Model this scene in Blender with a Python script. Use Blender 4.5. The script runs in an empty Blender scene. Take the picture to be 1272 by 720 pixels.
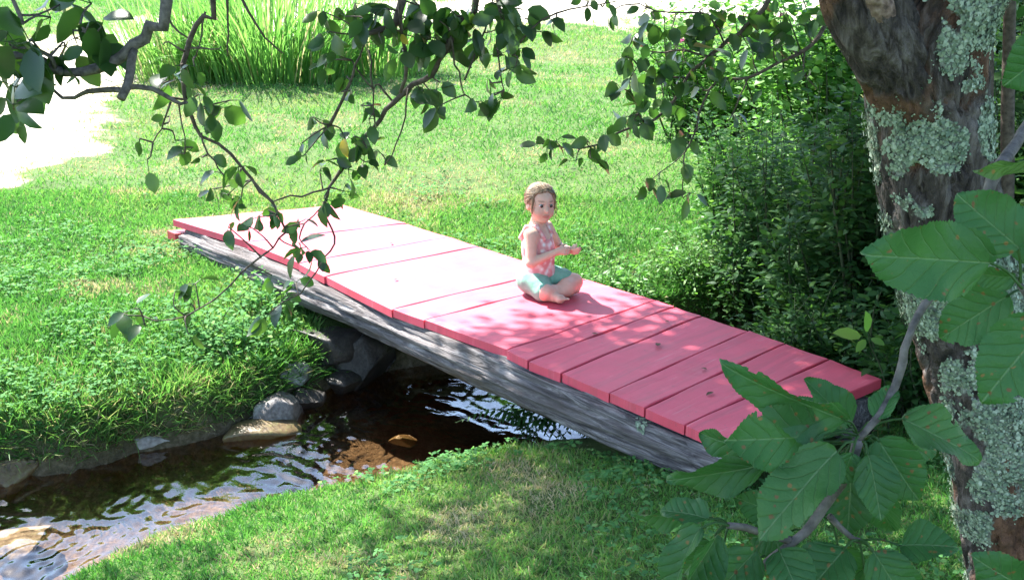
import bpy, math, random
import numpy as np
from mathutils import Vector

# ------------------------------------------------------------------ camera, sky, sun, exposure
S = bpy.context.scene
COL = S.collection
random.seed(7)
RNG = np.random.default_rng(7)
R = math.radians

CAM_H, PITCH, HFOV = 1.85, 18.0, 46.0
cam = bpy.data.cameras.new('camera')
cam_o = bpy.data.objects.new('camera', cam)
COL.objects.link(cam_o)
cam_o.location = (0, 0, CAM_H)
cam_o.rotation_euler = (R(90 - PITCH), 0, 0)
cam.sensor_fit = 'HORIZONTAL'
cam.angle = R(HFOV)
cam.clip_start, cam.clip_end = 0.05, 2000
S.camera = cam_o

SUN_EL = 54.0
SUN_H = np.array([-0.74, 0.6726])                      # horizontal direction towards the sun
SUN_L = np.array([SUN_H[0] * math.cos(R(SUN_EL)), SUN_H[1] * math.cos(R(SUN_EL)), math.sin(R(SUN_EL))])
world = bpy.data.worlds.new('World')
S.world = world
world.use_nodes = True
wn = world.node_tree
sky = wn.nodes.new('ShaderNodeTexSky')
sky.sky_type = 'NISHITA'
sky.sun_disc = False
sky.sun_elevation = R(SUN_EL)
sky.sun_rotation = math.atan2(SUN_H[0], SUN_H[1])
sky.dust_density = 0.8
wn.links.new(sky.outputs[0], wn.nodes['Background'].inputs[0])
wn.nodes['Background'].inputs[1].default_value = 0.115
sun = bpy.data.lights.new('sun', 'SUN')
sun.energy = 4.6
sun.angle = R(0.55)
sun.color = (1.0, 0.965, 0.90)
sun_o = bpy.data.objects.new('sun', sun)
COL.objects.link(sun_o)
sun_o.rotation_euler = Vector(SUN_L).to_track_quat('Z', 'Y').to_euler()

S.view_settings.view_transform = 'Standard'
S.view_settings.look = 'None'
S.view_settings.exposure = 2.5
S.view_settings.gamma = 1.0
S.view_settings.use_curve_mapping = False
S.cycles.max_bounces = 8
S.cycles.transparent_max_bounces = 8
S.cycles.caustics_reflective = False
S.cycles.caustics_refractive = False

# ------------------------------------------------------------------ photo pixel -> world
FPX = 636 / math.tan(R(HFOV / 2))
SP, CP = math.sin(R(PITCH)), math.cos(R(PITCH))


def ray(px, py):
    u, v = (px - 636) / FPX, (360 - py) / FPX
    return np.array([u, CP + v * SP, -SP + v * CP])


def at_z(px, py, z):
    r = ray(px, py)
    return np.array([0, 0, CAM_H]) + r * (z - CAM_H) / r[2]


def at_y(px, py, y):
    r = ray(px, py)
    return np.array([0, 0, CAM_H]) + r * y / r[1]


# ------------------------------------------------------------------ noise
def _hash(ix, iy, iz, seed):
    n = (ix.astype(np.int64) * 374761393 + iy.astype(np.int64) * 668265263 + iz.astype(np.int64) * 2147483647 + seed * 974711) & 0xFFFFFFFF
    n = ((n ^ (n >> 13)) * 1274126177) & 0xFFFFFFFF
    n = ((n ^ (n >> 16)) * 2246822519) & 0xFFFFFFFF
    return ((n ^ (n >> 15)) & 0xFFFF) / 65535.0


def vnoise(p, seed=0):
    p = np.asarray(p, float)
    if p.shape[-1] == 2:
        p = np.concatenate([p, np.zeros(p.shape[:-1] + (1,))], -1)
    i = np.floor(p)
    f = p - i
    f = f * f * (3 - 2 * f)
    i = i.astype(np.int64)
    out = 0
    for dx in (0, 1):
        for dy in (0, 1):
            for dz in (0, 1):
                w = (f[..., 0] if dx else 1 - f[..., 0]) * (f[..., 1] if dy else 1 - f[..., 1]) * (f[..., 2] if dz else 1 - f[..., 2])
                out = out + w * _hash(i[..., 0] + dx, i[..., 1] + dy, i[..., 2] + dz, seed)
    return out


def fbm(p, octaves=4, seed=0):
    p = np.asarray(p, float)
    a, s, n = 0.5, 0, 0
    for k in range(octaves):
        s = s + a * vnoise(p * 2 ** k, seed + k * 17)
        n += a
        a *= 0.5
    return s / n


def sstep(a, b, x):
    t = np.clip((x - a) / (b - a), 0, 1)
    return t * t * (3 - 2 * t)


# ------------------------------------------------------------------ mesh helpers
class Geo:
    """collects vertex arrays and polygons of any size"""

    def __init__(self):
        self.v, self.t, self.uv, self.loops, self.tot, self.n = [], [], [], [], [], 0

    def add(self, verts, faces, tint=0.5, uv=None):
        verts = np.asarray(verts, float)
        n = len(verts)
        self.v.append(verts)
        self.t.append(np.broadcast_to(np.asarray(tint, float), (n,)))
        self.uv.append(np.zeros((n, 2)) if uv is None else np.asarray(uv, float))
        for f in faces:
            self.loops.append(np.asarray(f, np.int64) + self.n)
            self.tot.append(np.array([len(f)], np.int64))
        self.n += n

    def add_many(self, verts, loops, tot, tint, uv):
        """verts (N,k,3) copies of one template with loops/tot"""
        N, k = verts.shape[:2]
        off = (np.arange(N) * k + self.n)[:, None]
        self.v.append(verts.reshape(-1, 3))
        self.t.append(np.repeat(np.asarray(tint, float), k) if np.ndim(tint) == 1 else np.asarray(tint).reshape(-1))
        self.uv.append(np.broadcast_to(uv[None], (N, k, 2)).reshape(-1, 2))
        self.loops.append((np.asarray(loops)[None] + off).reshape(-1))
        self.tot.append(np.tile(np.asarray(tot), N))
        self.n += N * k

    def build(self, name, mat, parent=None, smooth=True):
        me = bpy.data.meshes.new(name)
        v = np.concatenate(self.v).astype(np.float32)
        lp = np.concatenate(self.loops).astype(np.int32)
        tt = np.concatenate(self.tot).astype(np.int32)
        me.vertices.add(len(v))
        me.vertices.foreach_set('co', v.ravel())
        me.loops.add(len(lp))
        me.loops.foreach_set('vertex_index', lp)
        me.polygons.add(len(tt))
        me.polygons.foreach_set('loop_start', np.concatenate([[0], np.cumsum(tt)[:-1]]).astype(np.int32))
        try:
            me.polygons.foreach_set('loop_total', tt)
        except Exception:
            pass
        me.update(calc_edges=True)
        at = me.attributes.new('tint', 'FLOAT', 'POINT')
        at.data.foreach_set('value', np.concatenate(self.t).astype(np.float32))
        ul = me.uv_layers.new(name='luv')
        ul.data.foreach_set('uv', np.concatenate(self.uv).astype(np.float32)[lp].ravel())
        me.polygons.foreach_set('use_smooth', np.full(len(tt), smooth))
        if mat:
            me.materials.append(mat)
        o = bpy.data.objects.new(name, me)
        COL.objects.link(o)
        if parent:
            o.parent = parent
        return o


def tag(o, label=None, cat=None, group=None, kind=None):
    if label: o['label'] = label
    if cat: o['category'] = cat
    if group: o['group'] = group
    if kind: o['kind'] = kind
    return o


def empty(name, label, cat, group=None):
    o = bpy.data.objects.new(name, None)
    o.empty_display_size = 0.1
    COL.objects.link(o)
    return tag(o, label, cat, group)


def smooth_path(pts, rad, step=0.04, jit=0.0, rng=None):
    """Catmull-Rom through pts, resampled; returns points and radii"""
    P = np.asarray(pts, float)
    r = np.broadcast_to(np.asarray(rad, float), (len(P),)) if np.ndim(rad) == 0 or len(np.atleast_1d(rad)) == len(P) else np.interp(np.linspace(0, 1, len(P)), np.linspace(0, 1, len(rad)), rad)
    Q = np.vstack([2 * P[0] - P[1], P, 2 * P[-1] - P[-2]])
    out, ro = [], []
    for i in range(len(P) - 1):
        a, b, c, d = Q[i:i + 4]
        n = max(2, int(np.linalg.norm(c - b) / step))
        for k in range(n):
            t = k / n
            out.append(0.5 * ((2 * b) + (-a + c) * t + (2 * a - 5 * b + 4 * c - d) * t * t + (-a + 3 * b - 3 * c + d) * t ** 3))
            ro.append(r[i] + (r[i + 1] - r[i]) * t)
    out.append(P[-1]); ro.append(r[-1])
    out, ro = np.array(out), np.array(ro)
    if jit:
        out[1:-1] += (rng or RNG).normal(0, jit, (len(out) - 2, 3))
    return out, ro


def tube(g, pts, rad, ns=7, tint=0.5, cap=True, ref=None, shape=None):
    P = np.asarray(pts, float)
    n = len(P)
    T = np.gradient(P, axis=0)
    T /= np.linalg.norm(T, axis=1)[:, None] + 1e-9
    up = np.array([0, 0, 1.0]) if abs(T[0][2]) < 0.9 else np.array([1.0, 0, 0])
    N = np.zeros_like(P)
    a = up - T[0] * np.dot(up, T[0]); N[0] = a / np.linalg.norm(a)
    for i in range(1, n):
        a = N[i - 1] - T[i] * np.dot(N[i - 1], T[i])
        N[i] = a / (np.linalg.norm(a) + 1e-9)
    B = np.cross(T, N)
    ang = np.linspace(0, 2 * math.pi, ns, endpoint=False)
    rr = np.asarray(rad, float)[:, None] * np.ones((1, ns))
    if shape is not None:
        rr = rr * shape(P, ang)
    V = P[:, None] + rr[..., None] * (np.cos(ang)[None, :, None] * N[:, None] + np.sin(ang)[None, :, None] * B[:, None])
    L = np.concatenate([[0], np.cumsum(np.linalg.norm(np.diff(P, axis=0), axis=1))])
    uv = np.stack([np.broadcast_to(L[:, None], (n, ns)), np.broadcast_to(ang[None] / 6.2832, (n, ns))], -1)
    i, j = np.meshgrid(np.arange(n - 1), np.arange(ns), indexing='ij')
    j2 = (j + 1) % ns
    q = np.stack([i * ns + j, i * ns + j2, (i + 1) * ns + j2, (i + 1) * ns + j], -1).reshape(-1)
    base = g.n
    g.add(V.reshape(-1, 3), [], tint, uv.reshape(-1, 2))
    g.loops.append(q + base); g.tot.append(np.full(len(q) // 4, 4))
    if cap:
        for k, rev in ((0, True), (n - 1, False)):
            f = np.arange(ns) + k * ns + base
            g.loops.append(f[::-1] if rev else f); g.tot.append(np.array([ns]))
    return V


# leaf templates: rows of (t along, [(s across, z lift)...])
def template(rows):
    v, idx, uv = [], [], []
    for t, row in rows:
        ids = []
        for s, z in row:
            ids.append(len(v)); v.append((t, s, z)); uv.append((t, s))
        idx.append(ids)
    faces = []
    for a, b in zip(idx[:-1], idx[1:]):
        if len(a) == 1 and len(b) > 1:
            for k in range(len(b) - 1): faces.append((a[0], b[k + 1], b[k]))
        elif len(b) == 1 and len(a) > 1:
            for k in range(len(a) - 1): faces.append((a[k], a[k + 1], b[0]))
        elif len(a) == 1:
            pass
        else:
            for k in range(len(a) - 1): faces.append((a[k], a[k + 1], b[k + 1], b[k]))
    loops = np.array([i for f in faces for i in f])
    tot = np.array([len(f) for f in faces])
    return np.array(v, float), loops, tot, np.array(uv, float)


T_OVATE = template([(0, [(0, 0)]), (.15, [(-.32, .07), (0, 0), (.32, .07)]), (.45, [(-.5, .12), (0, .02), (.5, .12)]),
                    (.75, [(-.36, .06), (0, -.01), (.36, .06)]), (.92, [(-.14, -.03), (0, -.06), (.14, -.03)]), (1, [(0, -.1)])])
T_SIMPLE = template([(0, [(0, 0)]), (.4, [(-.5, .08), (0, 0), (.5, .08)]), (.75, [(-.34, .03), (0, -.02), (.34, .03)]), (1, [(0, -.1)])])
T_LANCE = template([(0, [(0, 0)]), (.3, [(-.5, .06), (0, 0), (.5, .06)]), (.65, [(-.38, 0), (0, -.05), (.38, 0)]), (1, [(0, -.2)])])
T_BLADE = template([(0, [(-.5, 0), (.5, 0)]), (.55, [(-.42, .0), (.42, .0)]), (1, [(-.06, 0), (.06, 0)])])
T_LONG = template([(0, [(-.4, 0), (.4, 0)]), (.3, [(-.5, 0), (.5, 0)]), (.6, [(-.45, 0), (.45, 0)]), (.85, [(-.28, 0), (.28, 0)]), (1, [(0, 0)])])


def norm(a):
    return a / (np.linalg.norm(a, axis=-1, keepdims=True) + 1e-9)


def leaves(g, tpl, base, d, nrm, length, width, tint, bend=0.0, gravity=None):
    """copies of template; local x along d, y across, z along nrm; bend curls the tip by -nrm*bend*t^2 (or down)"""
    v, loops, tot, uv = tpl
    d = norm(d)
    nrm = norm(nrm - d * np.sum(nrm * d, -1, keepdims=True))
    ac = np.cross(nrm, d)
    L, W = np.asarray(length)[:, None, None], np.asarray(width)[:, None, None]
    t, s, z = v[None, :, 0:1], v[None, :, 1:2], v[None, :, 2:3]
    P = base[:, None] + d[:, None] * t * L + ac[:, None] * s * W + nrm[:, None] * z * W
    b = np.broadcast_to(np.asarray(bend, float), (len(base),))[:, None, None]
    if gravity is None:
        P = P - nrm[:, None] * b * t * t * L
    else:
        P = P + np.asarray(gravity)[None, None] * b * t * t * L if np.ndim(gravity) == 1 else P + gravity[:, None] * b * t * t * L
    g.add_many(P, loops, tot, tint, uv)


def rand_dirs(n, rng=RNG):
    return norm(rng.normal(size=(n, 3)))


# ------------------------------------------------------------------ material helpers
class M:
    def __init__(self, name, rough=0.6, spec=0.5):
        m = bpy.data.materials.new(name)
        m.use_nodes = True
        self.m, self.nt = m, m.node_tree
        self.b = self.nt.nodes['Principled BSDF']
        self.out = self.nt.nodes['Material Output']
        self.b.inputs['Roughness'].default_value = rough
        self.b.inputs['Specular IOR Level'].default_value = spec

    def n(self, t, **kw):
        nd = self.nt.nodes.new(t)
        for k, v in kw.items():
            if k.startswith('i_'):
                nd.inputs[int(k[2:])].default_value = v
            else:
                setattr(nd, k, v)
        return nd

    def l(self, a, b):
        self.nt.links.new(a, b)

    def attr(self, name='tint'):
        return self.n('ShaderNodeAttribute', attribute_name=name).outputs['Fac']

    def ramp(self, fac, stops, interp='LINEAR'):
        r = self.n('ShaderNodeValToRGB')
        r.color_ramp.interpolation = interp
        e = r.color_ramp.elements
        e[0].position, e[0].color = stops[0][0], (*stops[0][1], 1)
        e[1].position, e[1].color = stops[-1][0], (*stops[-1][1], 1)
        for p, c in stops[1:-1]:
            x = e.new(p); x.color = (*c, 1)
        self.l(fac, r.inputs[0])
        return r.outputs[0]

    def noise(self, scale, detail=4, vec=None, rough=0.55, dist=0.0):
        nd = self.n('ShaderNodeTexNoise')
        nd.inputs['Scale'].default_value = scale
        nd.inputs['Detail'].default_value = detail
        nd.inputs['Roughness'].default_value = rough
        nd.inputs['Distortion'].default_value = dist
        if vec is not None: self.l(vec, nd.inputs['Vector'])
        return nd.outputs['Fac']

    def coord(self, which='Object', scale=None, rot=None):
        c = self.n('ShaderNodeTexCoord').outputs[which]
        if scale or rot:
            mp = self.n('ShaderNodeMapping')
            if scale: mp.inputs['Scale'].default_value = scale
            if rot: mp.inputs['Rotation'].default_value = rot
            self.l(c, mp.inputs[0])
            return mp.outputs[0]
        return c

    def mix(self, fac, a, b, mode='MIX'):
        x = self.n('ShaderNodeMix', data_type='RGBA', blend_type=mode)
        for s, val in ((0, fac), (6, a), (7, b)):
            if hasattr(val, 'is_linked') or hasattr(val, 'links'):
                self.l(val, x.inputs[s])
            else:
                x.inputs[s].default_value = val if s == 0 else (*val, 1)
        return x.outputs[2]

    def math(self, op, a, b=0.0, clamp=False):
        x = self.n('ShaderNodeMath', operation=op, use_clamp=clamp)
        for s, val in ((0, a), (1, b)):
            if hasattr(val, 'links'): self.l(val, x.inputs[s])
            else: x.inputs[s].default_value = val
        return x.outputs[0]

    def bump(self, h, strength=0.4, dist=0.01):
        b = self.n('ShaderNodeBump')
        b.inputs['Strength'].default_value = strength
        b.inputs['Distance'].default_value = dist
        self.l(h, b.inputs['Height'])
        self.l(b.outputs[0], self.b.inputs['Normal'])
        return b.outputs[0]

    def col(self, c):
        if hasattr(c, 'links'): self.l(c, self.b.inputs['Base Color'])
        else: self.b.inputs['Base Color'].default_value = (*c, 1)
        return self

    def translucent(self, c, fac=0.35):
        t = self.n('ShaderNodeBsdfTranslucent')
        if hasattr(c, 'links'): self.l(c, t.inputs[0])
        else: t.inputs[0].default_value = (*c, 1)
        mx = self.n('ShaderNodeMixShader')
        mx.inputs[0].default_value = fac
        self.l(self.b.outputs[0], mx.inputs[1]); self.l(t.outputs[0], mx.inputs[2])
        self.l(mx.outputs[0], self.out.inputs[0])
        return self


def leaf_material(name, stops, tstops, fac=0.35, rough=0.45, spec=0.5):
    m = M(name, rough, spec)
    a = m.attr()
    m.col(m.ramp(a, stops))
    m.translucent(m.ramp(a, tstops), fac)
    return m.m


def bark_material(name, c0, c1, scale=30, rough=0.85):
    m = M(name, rough, 0.3)
    n1 = m.noise(scale, 6, m.coord('Object'))
    m.col(m.ramp(n1, [(.3, c0), (.7, c1)]))
    m.bump(n1, 0.6, 0.006)
    return m.m


# grass / ground colours: tint 0 deep green .. 0.5 mid .. 0.8 yellow green .. 1 straw
MAT_GRASS = leaf_material('grass_blades', [(0, (.04, .13, .03)), (.45, (.085, .22, .055)), (.75, (.16, .28, .075)), (.88, (.36, .30, .17)), (1, (.52, .45, .31))],
                          [(0, (.06, .22, .03)), (.5, (.13, .36, .05)), (.8, (.26, .42, .08)), (.9, (.4, .34, .15)), (1, (.5, .42, .22))], 0.42, 0.5, 0.35)
MAT_CLOVER = leaf_material('clover_leaves', [(0, (.05, .15, .05)), (.6, (.09, .24, .07)), (1, (.18, .30, .09))],
                           [(0, (.07, .26, .05)), (1, (.24, .45, .08))], 0.4, 0.7, 0.15)
MAT_APPLE = leaf_material('apple_leaves', [(0, (.014, .045, .018)), (.7, (.028, .072, .022)), (.93, (.07, .12, .03)), (.97, (.5, .38, .05)), (1, (.6, .45, .08))],
                          [(0, (.04, .12, .015)), (.7, (.09, .22, .025)), (.93, (.18, .34, .04)), (.97, (.6, .5, .05)), (1, (.7, .6, .1))], 0.42, 0.35, 0.55)
MAT_BUSH = leaf_material('bush_leaves', [(0, (.012, .046, .013)), (.6, (.030, .090, .022)), (1, (.065, .145, .03))],
                         [(0, (.03, .12, .02)), (1, (.13, .30, .04))], 0.35, 0.6, 0.2)
MAT_BUSH_LIGHT = leaf_material('light_bush_leaves', [(0, (.05, .15, .03)), (.6, (.09, .22, .04)), (1, (.16, .28, .06))],
                               [(0, (.10, .32, .04)), (1, (.25, .50, .07))], 0.42, 0.5, 0.35)
MAT_REED = leaf_material('reed_blades', [(0, (.035, .12, .03)), (.6, (.10, .26, .06)), (.9, (.18, .31, .09)), (1, (.45, .40, .22))],
                         [(0, (.06, .22, .03)), (.8, (.24, .52, .09)), (1, (.5, .45, .22))], 0.48, 0.45, 0.4)
MAT_TWIG = bark_material('twig_bark', (.035, .026, .02), (.12, .095, .075), 60)
MAT_GREYTWIG = bark_material('grey_twig_bark', (.045, .04, .037), (.16, .14, .13), 90)
MAT_STEM = bark_material('green_stem', (.02, .035, .015), (.06, .08, .035), 40)

# ------------------------------------------------------------------ terrain
LB = np.array([(-9, -1.2), (-5.5, 1.9), (-3.4, 4.0), (-2.26, 4.80), (-1.95, 4.95), (-1.64, 5.15), (-1.42, 5.32), (-1.15, 5.53), (-.95, 5.84), (-.65, 6.15),
               (-.1, 6.38), (.45, 6.45), (1.1, 6.7), (2.0, 7.2), (4, 8.0), (9, 9.2)])
RB = np.array([(-9, -4.2), (-5, -.4), (-2.5, 2.7), (-1.75, 3.75), (-1.57, 4.0), (-1.3, 4.30), (-.9, 4.52), (-.54, 4.68), (-.06, 4.96), (.24, 5.12), (.47, 5.13),
               (.72, 5.10), (1.0, 5.3), (1.4, 5.75), (2.2, 6.4), (4, 7.2), (9, 8.3)])
POLY = np.vstack([LB, RB[::-1]])


def seg_dist(P, L):
    d = np.full(len(P), 1e9)
    for a, b in zip(L[:-1], L[1:]):
        ab = b - a
        t = np.clip(((P - a) @ ab) / (ab @ ab), 0, 1)
        d = np.minimum(d, np.linalg.norm(P - a - t[:, None] * ab, axis=1))
    return d


def inside(P, poly):
    c = np.zeros(len(P), bool)
    x, y = P[:, 0], P[:, 1]
    for (x0, y0), (x1, y1) in zip(poly, np.roll(poly, -1, 0)):
        if y0 == y1: continue
        k = ((y0 > y) != (y1 > y)) & (x < (x1 - x0) * (y - y0) / (y1 - y0) + x0)
        c ^= k
    return c


def stream_field(P):
    dl, dr = seg_dist(P, LB), seg_dist(P, RB)
    ins = inside(P, POLY)
    d = np.minimum(dl, dr)
    wob = (fbm(P * 3.0, 3, 5) - 0.5) * 0.16
    return np.where(ins, -d, d) + wob, dl < dr           # signed distance, True where the far bank is nearer


def ground_h(x, y):
    P = np.stack([np.ravel(x), np.ravel(y)], -1).astype(float)
    d, far = stream_field(P)
    dp = np.maximum(d, 0)
    h_far = -0.40 + 0.20 * (1 - np.exp(-dp / 0.45)) + 0.012 * np.minimum(dp, 30)
    h_near = -0.47 + 0.62 * (1 - np.exp(-dp / 2.2)) + 0.06 * sstep(2, 5, dp)
    land = np.where(far, h_far, h_near)
    land = land + (fbm(P * 0.7, 3, 11) - .5) * 0.10 * sstep(0.1, 1.2, dp) + (fbm(P * 4, 3, 12) - .5) * 0.045
    s = np.where(far, sstep(-.06, .10, d), sstep(-.06, .22, d))
    bed = -0.71 - 0.10 * sstep(0, .5, -d) + (fbm(P * 7, 3, 13) - .5) * 0.05
    return (bed * (1 - s) + land * s).reshape(np.shape(x))


def path_mask(P):
    """1 on the pale dry track that crosses the top of the lawn"""
    c = np.array([(-9, 5.2), (-5.2, 7.4), (-4.35, 9.0), (-4.7, 11.3), (-5.3, 14.2), (-5.0, 17.5), (-2.5, 20.6), (1.5, 21.6), (6, 23), (14, 24)])
    d = seg_dist(P, c)
    w = np.interp(P[:, 1], [6, 9, 12, 18, 22], [.42, .55, .7, 1.5, 1.9])
    return sstep(.75, -.55, (d - w) / np.maximum(w, .3) * 0.8 + (fbm(P * 1.1, 4, 31) - .5) * 1.7 + (fbm(P * 6, 3, 32) - .5) * .7)


def axis(lo, hi, step, far):
    core = np.arange(lo, hi + 1e-6, step)
    ext, s, x = [], step, 0
    while x < far:
        s *= 1.12
        x += s
        ext.append(x)
    ext = np.array(ext)
    return np.concatenate([(lo - ext)[::-1], core, hi + ext])


xs, ys = axis(-4.5, 4.5, 0.05, 400), axis(1.0, 10.5, 0.05, 400)
X, Y = np.meshgrid(xs, ys)
Z = ground_h(X, Y)
gP = np.stack([X.ravel(), Y.ravel()], -1)
gd, gfar = stream_field(gP)
g = Geo()
nx, ny = len(xs), len(ys)
i, j = np.meshgrid(np.arange(ny - 1), np.arange(nx - 1), indexing='ij')
q = np.stack([i * nx + j, i * nx + j + 1, (i + 1) * nx + j + 1, (i + 1) * nx + j], -1).reshape(-1)
soil = sstep(.12, -.02, gd)
gpath = path_mask(gP)                            # 1 on the stream bed and the bare bank
g.add(np.stack([X.ravel(), Y.ravel(), Z.ravel()], -1), [], soil, np.stack([gpath, gpath], -1))
g.loops.append(q); g.tot.append(np.full(len(q) // 4, 4))
m = M('soil_and_turf', 0.9, 0.2)
co = m.coord('Object')
n1, n2 = m.noise(9, 6, co), m.noise(60, 5, co)
turf = m.ramp(m.mix(0.5, n1, n2), [(.3, (.035, .06, .018)), (.55, (.07, .12, .03)), (.75, (.14, .14, .06))])
bed = m.ramp(m.mix(0.55, m.noise(3.5, 5, co), m.noise(38, 5, co)), [(.3, (.035, .025, .017)), (.5, (.10, .072, .048)), (.62, (.18, .135, .095)), (.75, (.29, .235, .18))])
pth = m.n('ShaderNodeSeparateXYZ'); m.l(m.n('ShaderNodeUVMap', uv_map='luv').outputs[0], pth.inputs[0])
dust = m.ramp(m.mix(.5, m.noise(30, 5, co), m.noise(140, 3, co)), [(.3, (.27, .23, .16)), (.7, (.50, .45, .36))])
turf = m.mix(m.ramp(m.math('ADD', pth.outputs[0], m.math('MULTIPLY', m.math('SUBTRACT', n1, .5), .8)), [(.25, (0, 0, 0)), (.6, (1, 1, 1))]), turf, dust)
m.col(m.mix(m.attr(), turf, bed))
m.bump(n2, 0.8, 0.02)
ground = tag(g.build('ground', m.m), kind='structure')


# pale track: its own sheet a few millimetres above the ground
def sheet(name, mat, x0, x1, y0, y1, step, mask_fn, lift, kind):
    xx, yy = np.arange(x0, x1, step), np.arange(y0, y1, step)
    GX, GY = np.meshgrid(xx, yy)
    P = np.stack([GX.ravel(), GY.ravel()], -1)
    mk = mask_fn(P)
    z = ground_h(P[:, 0], P[:, 1]) + lift - 0.05 * (mk < 0.9)
    k = len(xx)
    ii, jj = np.meshgrid(np.arange(len(yy) - 1), np.arange(k - 1), indexing='ij')
    Q = np.stack([ii * k + jj, ii * k + jj + 1, (ii + 1) * k + jj + 1, (ii + 1) * k + jj], -1).reshape(-1, 4)
    Q = Q[(mk[Q] > 0.82).any(1)]
    used, inv = np.unique(Q.ravel(), return_inverse=True)
    gg = Geo()
    gg.add(np.stack([P[:, 0], P[:, 1], z], -1)[used], [], mk[used])
    gg.loops.append(inv); gg.tot.append(np.full(len(Q), 4))
    return tag(gg.build(name, mat), kind=kind)


m = M('dry_track', 0.9, 0.2)
m.col(m.ramp(m.noise(14, 6, m.coord('Object')), [(.3, (.30, .26, .19)), (.55, (.46, .42, .34)), (.75, (.58, .54, .46))]))
sheet('path', m.m, -9, 10, 5, 25, 0.12, path_mask, 0.025, 'structure')

# ------------------------------------------------------------------ water
WZ = -0.60
xx, yy = np.arange(-4.2, 4.2, 0.014), np.arange(1.8, 8.6, 0.014)
GX, GY = np.meshgrid(xx, yy)
P = np.stack([GX.ravel(), GY.ravel()], -1)
coarse = np.where(inside(P, POLY), -1.0, np.minimum(seg_dist(P, LB), seg_dist(P, RB)))
keep = coarse < 0.16
flow = norm(np.array([[-0.72, -0.69]]))[0]
a_ = P @ flow
c_ = P @ np.array([-flow[1], flow[0]])
wob = fbm(P * 2.1, 3, 41)
wob2 = fbm(P * 5.3, 3, 42)
amp = 0.7 + 1.9 * sstep(.35, .65, fbm(P * 1.3 + 9, 2, 43))
# calmer, darker pool under and just below the bridge, livelier riffle towards the lower left and above the bridge
calm = sstep(0.55, 0.1, np.linalg.norm((P - np.array([-.42, 5.35])) * np.array([1, 1.1]), axis=1))
amp = amp * (1 - .85 * calm)
wv = np.stack([a_, c_], -1) + np.stack([wob - .5, wob2 - .5], -1) * .42
z = .0105 * (fbm(wv * np.array([13, 6.5]), 3, 44) - .5) * amp
z += .0060 * (fbm(wv * np.array([30, 13]) + 7, 2, 45) - .5) * amp
z += .0026 * (fbm(wv * np.array([64, 30]) + 3, 2, 46) - .5) * amp
z += 0.0008 * np.sin(a_ * 44 - c_ * 60 + wob * 40) * amp
k = len(xx)
ii, jj = np.meshgrid(np.arange(len(yy) - 1), np.arange(k - 1), indexing='ij')
Q = np.stack([ii * k + jj, ii * k + jj + 1, (ii + 1) * k + jj + 1, (ii + 1) * k + jj], -1).reshape(-1, 4)
Q = Q[keep[Q].all(1)]
used, inv = np.unique(Q.ravel(), return_inverse=True)
g = Geo()
g.add(np.stack([P[:, 0], P[:, 1], WZ + z], -1)[used], [], .5)
g.loops.append(inv); g.tot.append(np.full(len(Q), 4))
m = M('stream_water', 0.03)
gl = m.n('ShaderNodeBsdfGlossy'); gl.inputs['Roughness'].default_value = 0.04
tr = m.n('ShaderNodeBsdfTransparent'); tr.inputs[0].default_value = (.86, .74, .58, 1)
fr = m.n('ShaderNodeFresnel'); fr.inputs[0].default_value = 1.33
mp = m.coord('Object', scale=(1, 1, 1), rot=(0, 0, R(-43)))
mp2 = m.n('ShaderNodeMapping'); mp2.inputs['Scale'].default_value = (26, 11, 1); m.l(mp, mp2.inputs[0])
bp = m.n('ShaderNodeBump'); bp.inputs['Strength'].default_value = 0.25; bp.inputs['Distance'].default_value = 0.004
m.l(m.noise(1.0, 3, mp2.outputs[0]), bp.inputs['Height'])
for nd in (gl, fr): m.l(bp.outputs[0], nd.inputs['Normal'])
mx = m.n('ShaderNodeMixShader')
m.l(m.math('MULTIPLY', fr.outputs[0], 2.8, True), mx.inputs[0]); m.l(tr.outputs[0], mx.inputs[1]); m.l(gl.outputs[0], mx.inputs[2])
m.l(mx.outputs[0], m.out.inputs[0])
water = tag(g.build('water', m.m), kind='structure')

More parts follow.
